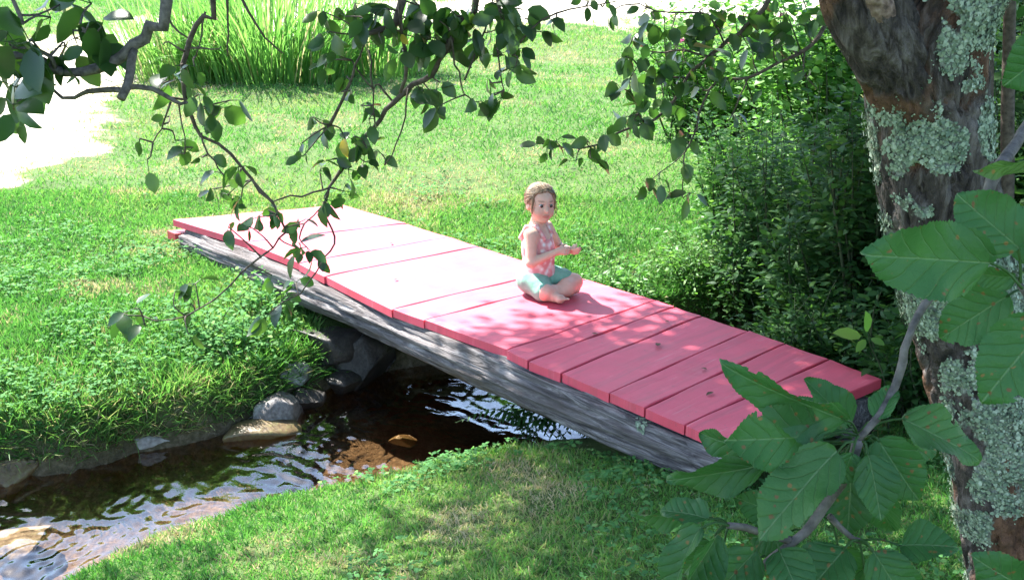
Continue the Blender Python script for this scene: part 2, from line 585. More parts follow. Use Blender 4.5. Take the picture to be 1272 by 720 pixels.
# ------------------------------------------------------------------ footbridge
NEAR = [(213, 272), (307, 300), (372, 326), (405, 342), (487, 383), (526, 397), (630, 434), (657, 447), (697, 462), (757, 487), (800, 506), (850, 527), (905, 552)]
FAR = [(425, 254), (505, 277), (560, 294), (595, 306), (690, 336), (728, 346), (815, 372), (838, 380), (872, 391), (930, 410), (975, 426), (1030, 445), (1096, 470)]
NE = np.array([at_z(*q, 0)[:2] for q in NEAR])
FE = np.array([at_z(*q, 0)[:2] for q in FAR])
bridge = empty('footbridge', 'red painted plank footbridge on a weathered log over the stream', 'footbridge')
TH = 0.043
g = Geo()
rb = np.random.default_rng(3)
for kx in range(len(NE) - 1):
    n0, n1_, f0, f1 = NE[kx], NE[kx + 1], FE[kx], FE[kx + 1]
    ln = norm((n1_ - n0)[None])[0]
    gap = 0.0035
    ov = 0.007 * rb.uniform(-1, 1)
    zz = rb.uniform(-.0025, .0015, 2)
    nl = 26
    V, F, UV = [], [], []
    tl = np.linspace(0, 1, nl)
    off = rb.uniform(0, 9)
    for t in tl:
        a, b = n0 + (f0 - n0) * t, n1_ + (f1 - n1_) * t
        dirp = norm((f0 - n0)[None])[0]
        if t == 0: a, b = a - dirp * ov, b - dirp * (ov + .004 * rb.uniform(-1, 1))
        w1 = .0025 * (vnoise(np.array([[t * 7 + off, 3.]]))[0] - .5)
        a, b = a + ln * (gap + w1), b - ln * (gap + w1)
        zc = zz[0] + (zz[1] - zz[0]) * t + .006 * (vnoise(np.array([[t * 4 + off, 1.]]))[0] - .5)
        cup = .0025 * rb.uniform(.6, 1)
        bev = .004
        e = .0 if 0 < t < 1 else .003
        prof = [(a, zc - TH), (a, zc - bev), (a + ln * bev, zc - e), (a * .65 + b * .35, zc - cup - e), (a * .35 + b * .65, zc - cup - e), (b - ln * bev, zc - e), (b, zc - bev), (b, zc - TH)]
        for (p, z_) in prof: V.append((p[0], p[1], z_))
        L = np.linalg.norm(f0 - n0)
        for wv in (0, 0, .02, .35, .65, .98, 1, 1): UV.append((t * L + off * 3, wv * np.linalg.norm(n1_ - n0) + kx * 2.37))
    for r_ in range(nl - 1):
        for c in range(8):
            c2 = (c + 1) % 8
            F.append((r_ * 8 + c, (r_ + 1) * 8 + c, (r_ + 1) * 8 + c2, r_ * 8 + c2))
    F.append(tuple(range(8))); F.append(tuple((nl - 1) * 8 + c for c in range(7, -1, -1)))
    g.add(V, F, rb.uniform(0, 1), UV)
m = M('red_deck_paint', 0.68, 0.9)
uvn = m.n('ShaderNodeUVMap', uv_map='luv').outputs[0]
mpg = m.n('ShaderNodeMapping'); mpg.inputs['Scale'].default_value = (3, 70, 1); m.l(uvn, mpg.inputs[0])
grain = m.noise(1.0, 6, mpg.outputs[0], 0.65)
blot = m.noise(5.5, 6, m.coord('Object'), 0.6)
base = m.ramp(blot, [(.3, (.50, .030, .062)), (.55, (.60, .050, .095)), (.75, (.66, .085, .135))])
base = m.mix(m.math('MULTIPLY', m.attr(), 0.35), base, (.54, .035, .070))
speck = m.ramp(m.noise(55, 4, m.coord('Object'), 0.7), [(.30, (1, 1, 1)), (.36, (0, 0, 0))])
base = m.mix(m.math('MULTIPLY', speck, .55), base, (.16, .05, .05))
worn = m.ramp(m.math('ADD', grain, m.math('MULTIPLY', blot, .35)), [(.78, (0, 0, 0)), (.9, (1, 1, 1))])
base = m.mix(m.math('MULTIPLY', worn, .5), base, (.58, .26, .27))
mpd = m.n('ShaderNodeMapping'); mpd.inputs['Scale'].default_value = (1.6, 16, 1); m.l(uvn, mpd.inputs[0])
streak = m.ramp(m.noise(1.0, 5, mpd.outputs[0], .65, .8), [(.36, (1, 1, 1)), (.52, (0, 0, 0))])
base = m.mix(m.math('MULTIPLY', streak, .38), base, (.30, .035, .05))
m.col(base)
m.l(m.ramp(blot, [(.3, (.60, .60, .60)), (.7, (.74, .74, .74))]), m.b.inputs['Roughness'])
m.bump(grain, 0.35, 0.004)
g.build('deck', m.m, bridge, smooth=False)

# side logs under the deck
m = M('weathered_log', 0.85, 0.25)
uvn = m.n('ShaderNodeUVMap', uv_map='luv').outputs[0]
co = m.coord('Object')
ax_ang = math.atan2(NE[-1][1] - NE[0][1], NE[-1][0] - NE[0][0])
mr = m.n('ShaderNodeMapping'); mr.inputs['Rotation'].default_value = (0, 0, -ax_ang); m.l(co, mr.inputs[0])
ms = m.n('ShaderNodeMapping'); ms.inputs['Scale'].default_value = (3.2, 34, 34); m.l(mr.outputs[0], ms.inputs[0])
gr = m.noise(1.0, 7, ms.outputs[0], 0.68, 1.6)
ms2 = m.n('ShaderNodeMapping'); ms2.inputs['Scale'].default_value = (1.6, 9, 9); m.l(mr.outputs[0], ms2.inputs[0])
gr2 = m.noise(1.0, 4, ms2.outputs[0], 0.6, .8)
wood = m.ramp(gr, [(.32, (.020, .018, .020)), (.45, (.095, .085, .088)), (.57, (.23, .21, .21)), (.72, (.42, .39, .385))])
wood = m.mix(m.ramp(gr2, [(.38, (.75, .75, .75)), (.6, (0, 0, 0))]), wood, (.085, .072, .068))
m.col(wood)
m.bump(gr, 0.9, 0.02)
MAT_LOG = m.m


def log_beam(A, B, rad, seed, ends=(1.0, 1.0)):
    gg = Geo()
    t = np.linspace(0, 1, 150)
    Pc = A + (B - A) * t[:, None]
    L = np.linalg.norm(B - A)
    d = (B - A) / L
    side = np.array([-d[1], d[0], 0])
    Pc = Pc + side * ((fbm(np.stack([t * 5, t * 0 + seed], -1), 3, seed) - .5) * .05)[:, None] + np.array([0, 0, 1]) * ((fbm(np.stack([t * 4, t * 0 + seed], -1), 3, seed + 3) - .5) * .02 - .004 * np.sin(t * math.pi))[:, None]
    rr = rad * (1 + (fbm(np.stack([t * 7, t * 0], -1), 2, seed + 5) - .5) * .25) * (0.94 + .12 * t)

    def shape(Pp, ang):
        tt = np.linspace(0, L, len(Pp))[:, None] * np.ones((1, len(ang)))
        q3 = np.stack([tt * 1.3, np.cos(ang)[None] * 3.2 + 0 * tt, np.sin(ang)[None] * 3.2 + 0 * tt], -1)
        q4 = np.stack([tt * 2.6, np.cos(ang)[None] * 9 + 0 * tt, np.sin(ang)[None] * 9 + 0 * tt], -1)
        cr = fbm(q4, 3, seed + 9)
        return 1 + (fbm(q3, 3, seed + 7) - .5) * .6 - .15 * sstep(.52, .42, cr) + .05 * (fbm(q4 * 2.3, 3, seed + 12) - .5)
    tube(gg, Pc, rr, 72, .5, True, shape=shape)
    return gg.build('log_beam', MAT_LOG, bridge)


ln = norm((NE[-1] - NE[0])[None])[0]
inn = np.array([-ln[1], ln[0]])                       # towards the far edge
lgA = np.array([*(NE[0] + ln * .10 + inn * .085), -.130])
lgB = np.array([*(NE[-1] + ln * .02 + inn * .085), -.142])
log1 = log_beam(lgA, lgB, .094, 3)
log_beam(np.array([*(FE[0] + ln * .1 - inn * .10), -.145]), np.array([*(FE[-1] - inn * .10), -.15]), .09, 8)
# red end board lying under the left end
g = Geo()
e0, e1 = NE[0] - inn * .02 - ln * .03, FE[0] - ln * .05
dz = -.075
for a, b in ((e0, e1),):
    w = ln * .10
    V = [(*(a), dz - .05), (*(b), dz - .05), (*(b + w), dz - .05), (*(a + w), dz - .05), (*(a), dz), (*(b), dz), (*(b + w), dz), (*(a + w), dz)]
    g.add(V, [(0, 3, 2, 1), (4, 5, 6, 7), (0, 1, 5, 4), (1, 2, 6, 5), (2, 3, 7, 6), (3, 0, 4, 7)], .5)
m = M('red_end_paint', 0.5); m.col(m.ramp(m.noise(20, 5, m.coord()), [(.35, (.33, .03, .04)), (.7, (.45, .06, .07))]))
g.build('end_board', m.m, bridge, smooth=False)

# ------------------------------------------------------------------ lichen flakes (ruffled little lobes lying on bark)
def flakes(g, pts, nrm, size, rng, raise_=.55):
    n = len(pts)
    k = 9
    a = np.linspace(0, 2 * math.pi, k, endpoint=False)
    t = norm(np.cross(nrm, rand_dirs(n, rng)))
    b = np.cross(nrm, t)
    r = size[:, None] * rng.uniform(.55, 1.15, (n, k))
    lift = rng.uniform(.05, raise_, (n, k)) * size[:, None]
    rim = pts[:, None] + t[:, None] * (np.cos(a)[None, :, None] * r[..., None]) + b[:, None] * (np.sin(a)[None, :, None] * r[..., None]) + nrm[:, None] * lift[..., None]
    ctr = pts[:, None] + nrm[:, None] * 0.001
    V = np.concatenate([ctr, rim], 1)
    loops, tot = [], []
    for i_ in range(k):
        loops += [0, 1 + i_, 1 + (i_ + 1) % k]; tot.append(3)
    uv = np.concatenate([[[0, 0]], np.stack([np.cos(a), np.sin(a)], -1)])
    g.add_many(V, np.array(loops), np.array(tot), rng.uniform(0, 1, n), uv)


m = M('pale_lichen', 0.9, 0.2)
m.col(m.ramp(m.math('ADD', m.math('MULTIPLY', m.attr(), .6), m.math('ADD', m.math('MULTIPLY', m.noise(70, 3, m.coord()), .4), m.math('MULTIPLY', m.math('SUBTRACT', m.noise(14, 3, m.coord()), .5), .9))), [(.15, (.10, .145, .10)), (.5, (.21, .27, .185)), (.85, (.36, .41, .32))]))
MAT_LICHEN = m.m

rl = np.random.default_rng(21)
g = Geo()
lp = at_y(797, 527, 4.40) * 1.0
me = log1.data
co_ = np.zeros(len(me.vertices) * 3, np.float32); me.vertices.foreach_get('co', co_); co_ = co_.reshape(-1, 3)
no_ = np.zeros(len(me.vertices) * 3, np.float32); me.vertices.foreach_get('normal', no_); no_ = no_.reshape(-1, 3)
camd = norm(np.array([0, 0, CAM_H]) - co_)
r_ = ray(797, 527)
tt = ((co_ - np.array([0, 0, CAM_H])) @ r_) / (r_ @ r_)
dist = np.linalg.norm(co_ - np.array([0, 0, CAM_H]) - tt[:, None] * r_, axis=1) + (np.sum(no_ * camd, 1) < 0.1) * 9
for (rad_, nn, cx, cy) in ((.030, 110, 0, 0),):
    r_ = ray(797 + cx, 527 + cy)
    tt = ((co_ - np.array([0, 0, CAM_H])) @ r_) / (r_ @ r_)
    dist = np.linalg.norm(co_ - np.array([0, 0, CAM_H]) - tt[:, None] * r_, axis=1) + (np.sum(no_ * camd, 1) < 0.1) * 9
    idx = np.where(dist < rad_)[0]
    if len(idx):
        idx = rl.choice(idx, nn)
        flakes(g, co_[idx] + rl.normal(0, .004, (nn, 3)), norm(no_[idx]), rl.uniform(.004, .008, nn), rl)
if g.n: g.build('lichen', MAT_LICHEN, log1)

# ------------------------------------------------------------------ stones
def ico(sub=4):
    import bmesh
    bm = bmesh.new()
    bmesh.ops.create_icosphere(bm, subdivisions=sub, radius=1)
    bm.verts.ensure_lookup_table()
    v = np.array([p.co[:] for p in bm.verts]); f = [tuple(p.index for p in q.verts) for q in bm.faces]
    bm.free()
    return v, f


ICO_V, ICO_F = ico(4)


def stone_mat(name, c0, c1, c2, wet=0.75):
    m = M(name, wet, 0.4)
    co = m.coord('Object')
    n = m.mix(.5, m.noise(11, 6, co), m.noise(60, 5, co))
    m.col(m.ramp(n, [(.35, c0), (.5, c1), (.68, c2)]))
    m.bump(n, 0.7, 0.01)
    return m.m


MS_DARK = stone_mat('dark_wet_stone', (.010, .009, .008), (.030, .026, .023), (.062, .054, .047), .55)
MS_GREY = stone_mat('grey_stone', (.12, .11, .11), (.26, .24, .23), (.42, .40, .38))
MS_PALE = stone_mat('pale_stone', (.07, .063, .06), (.17, .155, .15), (.34, .32, .31))
MS_BROWN = stone_mat('brown_mossy_stone', (.05, .035, .018), (.13, .09, .045), (.16, .15, .06), .4)


def stone(label, px, py, y, size, mat, seed, rot=0, sink=0.0):
    r = np.random.default_rng(seed)
    c = at_y(px, py, y)
    v = ICO_V.copy()
    for _ in range(9):                                  # flattened facets, as a split rock has
        n = rand_dirs(1, r)[0]
        h = r.uniform(.36, .66)
        dd = v @ n
        v = v - np.maximum(dd - h, 0)[:, None] * n
    v = v * (1 + (fbm(v * 2.2 + seed, 4, seed) - .5)[:, None] * .16 + (fbm(v * 8 + seed, 3, seed) - .5)[:, None] * .09)
    v = v * np.array(size) * .78
    a = R(rot); v = np.stack([v[:, 0] * math.cos(a) - v[:, 1] * math.sin(a), v[:, 0] * math.sin(a) + v[:, 1] * math.cos(a), v[:, 2]], -1)
    g = Geo()
    g.add(v, ICO_F, .5)
    o = g.build('stone', mat)
    o.location = c
    return tag(o, label, 'stone', 'stones at the foot of the bridge')


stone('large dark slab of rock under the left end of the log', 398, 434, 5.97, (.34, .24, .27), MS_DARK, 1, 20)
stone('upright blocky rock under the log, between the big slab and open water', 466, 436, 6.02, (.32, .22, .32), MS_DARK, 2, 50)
stone('pale sunlit wedge of rock at the stream edge below the bridge', 352, 512, 5.52, (.26, .17, .25), MS_PALE, 3, 60)
stone('flat grey stone half covered by bank grass, beside the pale wedge rock', 284, 528, 5.42, (.24, .16, .09), MS_GREY, 4, 25)
stone('rounded brown rock lying under shallow water beside the pale wedge rock', 322, 546, 5.33, (.34, .22, .13), MS_BROWN, 5, 30)
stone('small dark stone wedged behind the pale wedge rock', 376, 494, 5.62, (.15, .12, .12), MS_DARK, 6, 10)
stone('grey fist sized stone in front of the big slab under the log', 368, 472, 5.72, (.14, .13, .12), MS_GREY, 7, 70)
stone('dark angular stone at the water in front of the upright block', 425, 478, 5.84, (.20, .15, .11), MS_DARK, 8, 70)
stone('brownish stone on the bank above the pale wedge rock', 338, 462, 5.75, (.17, .15, .15), MS_BROWN, 9, 0)
stone('long grey stone at the waterline under overhanging bank grass', 166, 553, 5.16, (.26, .16, .10), MS_GREY, 10, 25)
stone('broad lavender grey rock just under the ripples at lower left', 22, 668, 4.46, (.24, .2, .07), MS_GREY, 11, 15)
stone('stone at the far left end of the overhanging bank', 14, 596, 4.86, (.24, .2, .15), MS_BROWN, 12, 15)
stone('small pebble like stone sunk in brown shallows below the log', 500, 545, 5.30, (.10, .08, .05), MS_BROWN, 13, 0)

# ------------------------------------------------------------------ child (signed distance field -> one continuous surface)
def surface_nets(fn, lo, hi, h):
    ax = [np.arange(lo[k], hi[k] + h, h) for k in range(3)]
    A = np.stack(np.meshgrid(*ax, indexing='ij'), -1)
    s = fn(A.reshape(-1, 3)).reshape(A.shape[:3])
    nx, ny, nz = s.shape
    acc = np.zeros((nx - 1, ny - 1, nz - 1, 3)); cnt = np.zeros((nx - 1, ny - 1, nz - 1))
    cr = []
    for k in range(3):
        sl0 = [slice(None)] * 3; sl1 = [slice(None)] * 3
        sl0[k] = slice(0, -1); sl1[k] = slice(1, None)
        a, b = s[tuple(sl0)], s[tuple(sl1)]
        x = (a < 0) != (b < 0)
        t = np.where(x, a / np.where(x, a - b, 1), 0)
        pt = A[tuple(sl0)] + 0.0
        pt[..., k] += t * h
        cr.append((x, a < 0))
        u, w = [q_ for q_ in range(3) if q_ != k]
        for du in (0, 1):
            for dw in (0, 1):
                src = [slice(None)] * 3; dst = [slice(None)] * 3
                for ax_, d_ in ((u, du), (w, dw)):
                    n_ = s.shape[ax_]
                    src[ax_] = slice(1, None) if d_ == 0 else slice(0, n_ - 1)
                    dst[ax_] = slice(0, None)
                xs_ = x[tuple(src)]; ps_ = pt[tuple(src)]
                acc[tuple(dst)] += np.where(xs_[..., None], ps_, 0)
                cnt[tuple(dst)] += xs_
    act = cnt > 0
    idx = -np.ones(act.shape, np.int64); idx[act] = np.arange(act.sum())
    V = acc[act] / cnt[act][:, None]
    F = []
    for k in range(3):
        x, neg = cr[k]
        u, w = (k + 1) % 3, (k + 2) % 3
        c = np.argwhere(x)
        ok = (c[:, u] > 0) & (c[:, w] > 0) & (c[:, u] < s.shape[u] - 1) & (c[:, w] < s.shape[w] - 1)
        c = c[ok]
        ng = neg[tuple(c.T)]
        e = np.zeros(3, int)
        def at(du, dw):
            q_ = c.copy(); q_[:, u] -= du; q_[:, w] -= dw
            return idx[tuple(q_.T)]
        quad = np.stack([at(1, 1), at(0, 1), at(0, 0), at(1, 0)], -1)
        quad[~ng] = quad[~ng][:, ::-1]
        F.append(quad)
    return V, np.concatenate(F)


def s_ell(p, c, r):
    q = (p - np.array(c)) / np.array(r)
    k0 = np.linalg.norm(q, axis=-1)
    k1 = np.linalg.norm((p - np.array(c)) / np.array(r) ** 2, axis=-1)
    return k0 * (k0 - 1) / (k1 + 1e-9)


def s_cap(p, a, b, ra, rb):
    a, b = np.array(a), np.array(b)
    t = np.clip(((p - a) @ (b - a)) / ((b - a) @ (b - a)), 0, 1)
    return np.linalg.norm(p - a - t[:, None] * (b - a), axis=-1) - (ra + (rb - ra) * t)


def smin(a, b, k):
    h = np.clip(.5 + .5 * (b - a) / k, 0, 1)
    return b + (a - b) * h - k * h * (1 - h)


def smax(a, b, k):
    return -smin(-a, -b, k)


HSC = .915
HEAD_C = np.array([.018, -.004, .434])
HYAW, HPITCH, HROLL = R(-42), R(-2), R(5)


def head_local(p):
    q = p - HEAD_C
    c, s_ = math.cos(-HYAW), math.sin(-HYAW)
    q = np.stack([q[:, 0] * c - q[:, 1] * s_, q[:, 0] * s_ + q[:, 1] * c, q[:, 2]], -1)
    c, s_ = math.cos(HPITCH), math.sin(HPITCH)
    q = np.stack([q[:, 0] * c - q[:, 2] * s_, q[:, 1], q[:, 0] * s_ + q[:, 2] * c], -1)
    c, s_ = math.cos(HROLL), math.sin(HROLL)
    return np.stack([q[:, 0], q[:, 1] * c - q[:, 2] * s_, q[:, 1] * s_ + q[:, 2] * c], -1) / HSC


def head_world(q):
    q = np.atleast_2d(np.asarray(q, float)) * HSC
    c, s_ = math.cos(-HROLL), math.sin(-HROLL)
    q = np.stack([q[:, 0], q[:, 1] * c - q[:, 2] * s_, q[:, 1] * s_ + q[:, 2] * c], -1)
    c, s_ = math.cos(-HPITCH), math.sin(-HPITCH)
    q = np.stack([q[:, 0] * c - q[:, 2] * s_, q[:, 1], q[:, 0] * s_ + q[:, 2] * c], -1)
    c, s_ = math.cos(HYAW), math.sin(HYAW)
    q = np.stack([q[:, 0] * c - q[:, 1] * s_, q[:, 0] * s_ + q[:, 1] * c, q[:, 2]], -1)
    return q + HEAD_C


def sdf_head(p):
    q = head_local(p)
    d = s_ell(q, (-.008, 0, .022), (.080, .067, .074))
    d = smin(d, s_ell(q, (.018, 0, -.028), (.052, .052, .058)), .03)
    d = smin(d, s_ell(q, (.046, 0, -.070), (.020, .022, .017)), .022)
    for s_ in (-1, 1):
        d = smin(d, s_ell(q, (.040, .030 * s_, -.036), (.026, .024, .024)), .018)
        d = smax(d, -s_ell(q, (.079, .026 * s_, .002), (.014, .016, .011)), .010)
        d = smin(d, s_ell(q, (-.008, .066 * s_, -.008), (.018, .010, .026)), .006)
        d = smax(d, -s_ell(q, (-.002, .077 * s_, -.006), (.009, .006, .014)), .005)
    d = smin(d, s_cap(q, (.068, 0, .0), (.079, 0, -.024), .005, .009), .010)
    d = smin(d, s_ell(q, (.066, 0, -.046), (.010, .019, .006)), .006)
    d = smin(d, s_ell(q, (.063, 0, -.055), (.010, .015, .006)), .006)
    d = smax(d, -s_ell(q, (.079, 0, -.0505), (.008, .015, .0022)), .003)
    return d


def finger(p, base, dirs, lens, rad):
    a = np.array(base, float)
    d = np.full(len(p), 9.0)
    for k, (dr, l) in enumerate(zip(dirs, lens)):
        b = a + norm(np.array([dr], float))[0] * l
        d = np.minimum(d, s_cap(p, a, b, rad * (1 - .1 * k), rad * (.92 - .12 * k)))
        a = b
    return d


ARM_R = [(.005, -.088, .305), (.020, -.122, .185), (.122, -.046, .230)]
ARM_L = [(.010, .088, .305), (.060, .132, .195), (.160, .026, .222)]


def sdf_hand(p, w, fwd, up, side):
    """palm at wrist w pointing along fwd; side = thumb side"""
    w, fwd, up, side = (np.array(q, float) for q in (w, fwd, up, side))
    fwd, side = norm(fwd[None])[0], norm(side[None])[0]
    up = np.cross(fwd, side)
    loc = lambda a, b, c: w + fwd * a + side * b + up * c
    d = s_cap(p, loc(.004, .004, 0), loc(.034, .008, 0), .0125, .0125)
    d = smin(d, s_cap(p, loc(.006, -.004, 0), loc(.032, -.010, 0), .0115, .011), .008)
    for k, L in enumerate((.030, .034, .031, .025)):
        b0 = .0145 - .0100 * k
        f1 = fwd * .95 + up * -.25
        f2 = fwd * .55 + up * -.75
        f3 = fwd * .0 + up * -.95 + side * .1
        d = smin(d, finger(p, loc(.036, b0, 0), (f1, f2, f3), (L * .45, L * .35, L * .28), .0055), .003)
    d = smin(d, finger(p, loc(.012, .014, 0), (fwd * .5 + side * .8 - up * .2, fwd * .85 + side * .1 - up * .45), (.018, .017), .0066), .005)
    return d


def sdf_torso(p):
    d = s_ell(p, (-.012, 0, .076), (.082, .090, .076))
    d = smin(d, s_ell(p, (.008, 0, .175), (.066, .071, .085)), .05)
    d = smin(d, s_ell(p, (.000, 0, .255), (.062, .080, .070)), .05)
    d = smin(d, s_cap(p, (-.004, -.070, .303), (-.004, .070, .303), .030, .030), .035)
    return d


KNEE_L, ANK_L = (.158, .084, .052), (.116, -.072, .032)
KNEE_R, ANK_R = (.082, -.102, .046), (.148, .013, .030)


def sdf_body(p):
    d = sdf_torso(p)
    d = smin(d, s_cap(p, (-.004, 0, .32), (.010, -.002, .385), .036, .034), .025)
    d = smin(d, sdf_head(p), .012)
    for A, fw, sd in ((ARM_R, (.90, .42, .12), (-.1, .35, .9)), (ARM_L, (.75, -.60, .18), (.15, -.25, .95))):
        d = smin(d, s_cap(p, A[0], A[1], .030, .0235), .022)
        d = smin(d, s_cap(p, A[1], A[2], .0235, .0155), .008)
        d = smin(d, sdf_hand(p, A[2], fw, None if False else (0, 0, 1), sd), .010)
    d = smin(d, s_cap(p, (0, .045, .078), KNEE_L, .057, .037), .02)
    d = smin(d, s_cap(p, KNEE_L, (.145, .010, .042), .039, .040), .012)
    d = smin(d, s_cap(p, (.145, .010, .042), ANK_L, .040, .024), .02)
    d = smin(d, s_cap(p, (0, -.045, .078), KNEE_R, .057, .040), .02)
    d = smin(d, s_cap(p, KNEE_R, ANK_R, .038, .024), .012)
    # feet: heel, ball, five toes each
    for H_, B_, out in (((.108, -.088, .026), (.172, -.106, .022), (.35, .94)), ((.150, .028, .024), (.172, .078, .022), (.9, -.4))):
        H_, B_ = np.array(H_), np.array(B_)
        f = norm((B_ - H_)[None])[0]
        sd = np.array([-f[1], f[0], 0])
        d = smin(d, s_cap(p, H_, B_ - f * .012, .024, .020), .012)
        d = smin(d, s_cap(p, B_ - f * .012 + sd * .012, B_ - f * .012 - sd * .012, .016, .015), .01)
        for k in range(5):
            t0 = B_ + sd * (.020 - .010 * k) + f * (.004 - .003 * k)
            d = smin(d, s_cap(p, t0, t0 + f * (.017 - .002 * k) + np.array([0, 0, .004]), .0075 - .0006 * k, .0062 - .0006 * k), .003)
    return d


def sdf_shorts(p):
    d = s_ell(p, (-.012, 0, .074), (.090, .098, .076))
    d = smax(d, p[:, 2] - .118, .01)
    kl = np.array(KNEE_L); hl = np.array((0, .045, .078))
    d = smin(d, s_cap(p, hl, hl + (kl - hl) * .66, .066, .054), .025)
    d = smin(d, s_cap(p, (0, -.045, .076), np.array(KNEE_R) * np.array([.85, .9, 1]), .066, .050), .025)
    d = d + (fbm(p * np.array([22, 30, 22]), 3, 77) - .5) * .006
    d = smax(d, -(p[:, 2] - .003), .004)
    return d


def sdf_top(p):
    d = s_ell(p, (-.010, 0, .100), (.091, .099, .060))
    d = smin(d, s_ell(p, (.008, 0, .178), (.074, .079, .090)), .04)
    d = smin(d, s_ell(p, (.000, 0, .250), (.070, .087, .070)), .05)
    d = d + (fbm(p * np.array([26, 26, 14]), 3, 78) - .5) * .008
    top = .292 - .020 * np.exp(-(p[:, 1] / .04) ** 2) * (p[:, 0] > 0)
    d = smax(d, p[:, 2] - top, .006)
    hem = .078 + .012 * (fbm(p * 25, 2, 79) - .5) + .02 * sstep(0.02, .09, p[:, 0])
    d = smax(d, hem - p[:, 2], .004)
    for s_ in (-1, 1):                                  # arm holes, straps over the shoulders
        d = smax(d, -s_ell(p, (.004, .100 * s_, .288), (.046, .030, .052)), .008)
        for A_, B_ in (((.055, .048 * s_, .285), (.018, .050 * s_, .336)), ((.018, .050 * s_, .336), (-.034, .050 * s_, .330)), ((-.034, .050 * s_, .330), (-.066, .045 * s_, .275))):
            d = smin(d, s_cap(p, A_, B_, .011, .011), .006)
    return d


def sdf_hair(p):
    q = head_local(p)
    d = s_ell(q, (-.014, 0, .027), (.089, .0765, .0815))
    gro = (fbm(np.stack([q[:, 0] * 18, q[:, 1] * 95, q[:, 2] * 30], -1), 3, 80) - .5) * .007
    d = d + gro
    face = (q[:, 0] - (.036 + .35 * np.maximum(q[:, 2] - .040, 0) - .30 * np.minimum(q[:, 2] - .02, 0) * 0))      # hairline
    face = np.minimum(face, .070 - q[:, 2] - .25 * np.abs(q[:, 1]))             # keep the crown above the forehead
    low = -.012 - q[:, 2] + .0 * q[:, 0]
    d = smax(d, face, .008)
    side = np.minimum(q[:, 0] + .012, -(q[:, 2] + .004)) # clear the ears and cheeks below temple height
    d = smax(d, side, .006)
    d = smax(d, -(q[:, 2] + .052), .008)
    d = smin(d, s_ell(q, (-.088, 0, .000), (.022, .024, .026)), .014)      # gathered at the back
    d = smin(d, s_cap(q, (-.096, .0, -.006), (-.090, .004, -.062), .016, .006), .012) + gro * .5
    for s_ in (-1, 1):                                  # loose wisps in front of the ears
        d = smin(d, s_cap(q, (.030, .061 * s_, .035), (.030, .063 * s_, -.020), .0065, .004), .006)
        d = smin(d, s_cap(q, (.030, .063 * s_, -.020), (.024, .058 * s_, -.060), .004, .0018), .003)
    d = smin(d, s_cap(q, (.046, .020, .076), (.056, .056, .020), .006, .003), .008)      # fringe swept to one side
    return d


m = M('skin', 0.5, 0.35)
m.b.inputs['Subsurface Weight'].default_value = 0.12
m.b.inputs['Subsurface Radius'].default_value = (.012, .005, .003)
skin = m.ramp(m.noise(40, 3, m.coord()), [(.3, (.60, .36, .27)), (.7, (.66, .43, .33))])
skin = m.mix(m.math('MULTIPLY', m.attr(), .75), skin, (.45, .16, .13))
dk = m.n('ShaderNodeUVMap', uv_map='luv')
sx = m.n('ShaderNodeSeparateXYZ'); m.l(dk.outputs[0], sx.inputs[0])
skin = m.mix(sx.outputs[0], skin, (.13, .075, .045))
m.col(skin)
MAT_SKIN = m.m
m = M('pink_floral_cotton', 0.8, 0.2)
vo = m.n('ShaderNodeTexVoronoi', feature='SMOOTH_F1'); vo.inputs['Scale'].default_value = 44; m.l(m.coord(), vo.inputs['Vector'])
pat = m.ramp(m.math('ADD', vo.outputs['Distance'], m.math('MULTIPLY', m.noise(45, 3, m.coord()), .5)), [(.42, (.74, .70, .68)), (.60, (.70, .48, .46)), (.80, (.64, .27, .27))])
m.col(pat); m.bump(m.noise(30, 4, m.coord()), .4, .006)
MAT_TOP = m.m
m = M('mint_cotton', 0.85, 0.2); m.col(m.ramp(m.noise(30, 4, m.coord()), [(.3, (.14, .33, .24)), (.7, (.23, .44, .34))])); m.bump(m.noise(40, 4, m.coord()), .4, .006)
MAT_SHORTS = m.m
m = M('light_brown_hair', 0.5, 0.4)
mph = m.n('ShaderNodeMapping'); mph.inputs['Scale'].default_value = (20, 90, 30); m.l(m.coord(), mph.inputs[0])
m.col(m.ramp(m.noise(1.0, 4, mph.outputs[0]), [(.3, (.10, .065, .04)), (.6, (.25, .165, .10)), (.8, (.40, .29, .18))]))
MAT_HAIR = m.m

child = empty('person', 'small child in a pink floral vest and mint shorts sitting cross legged on the bridge', 'person')


def grow(name, fn, lo, hi, h, mat, parent, paint=None, smooth_it=2):
    V, F = surface_nets(fn, np.array(lo), np.array(hi), h)
    tint, uv = np.zeros(len(V)), np.zeros((len(V), 2))
    if paint: tint, uv = paint(V)
    gg = Geo()
    gg.add(V, [], tint, uv)
    gg.loops.append(F.reshape(-1)); gg.tot.append(np.full(len(F), 4))
    o = gg.build(name, mat, parent)
    mo = o.modifiers.new('smooth', 'SMOOTH'); mo.factor = .5; mo.iterations = smooth_it
    return o


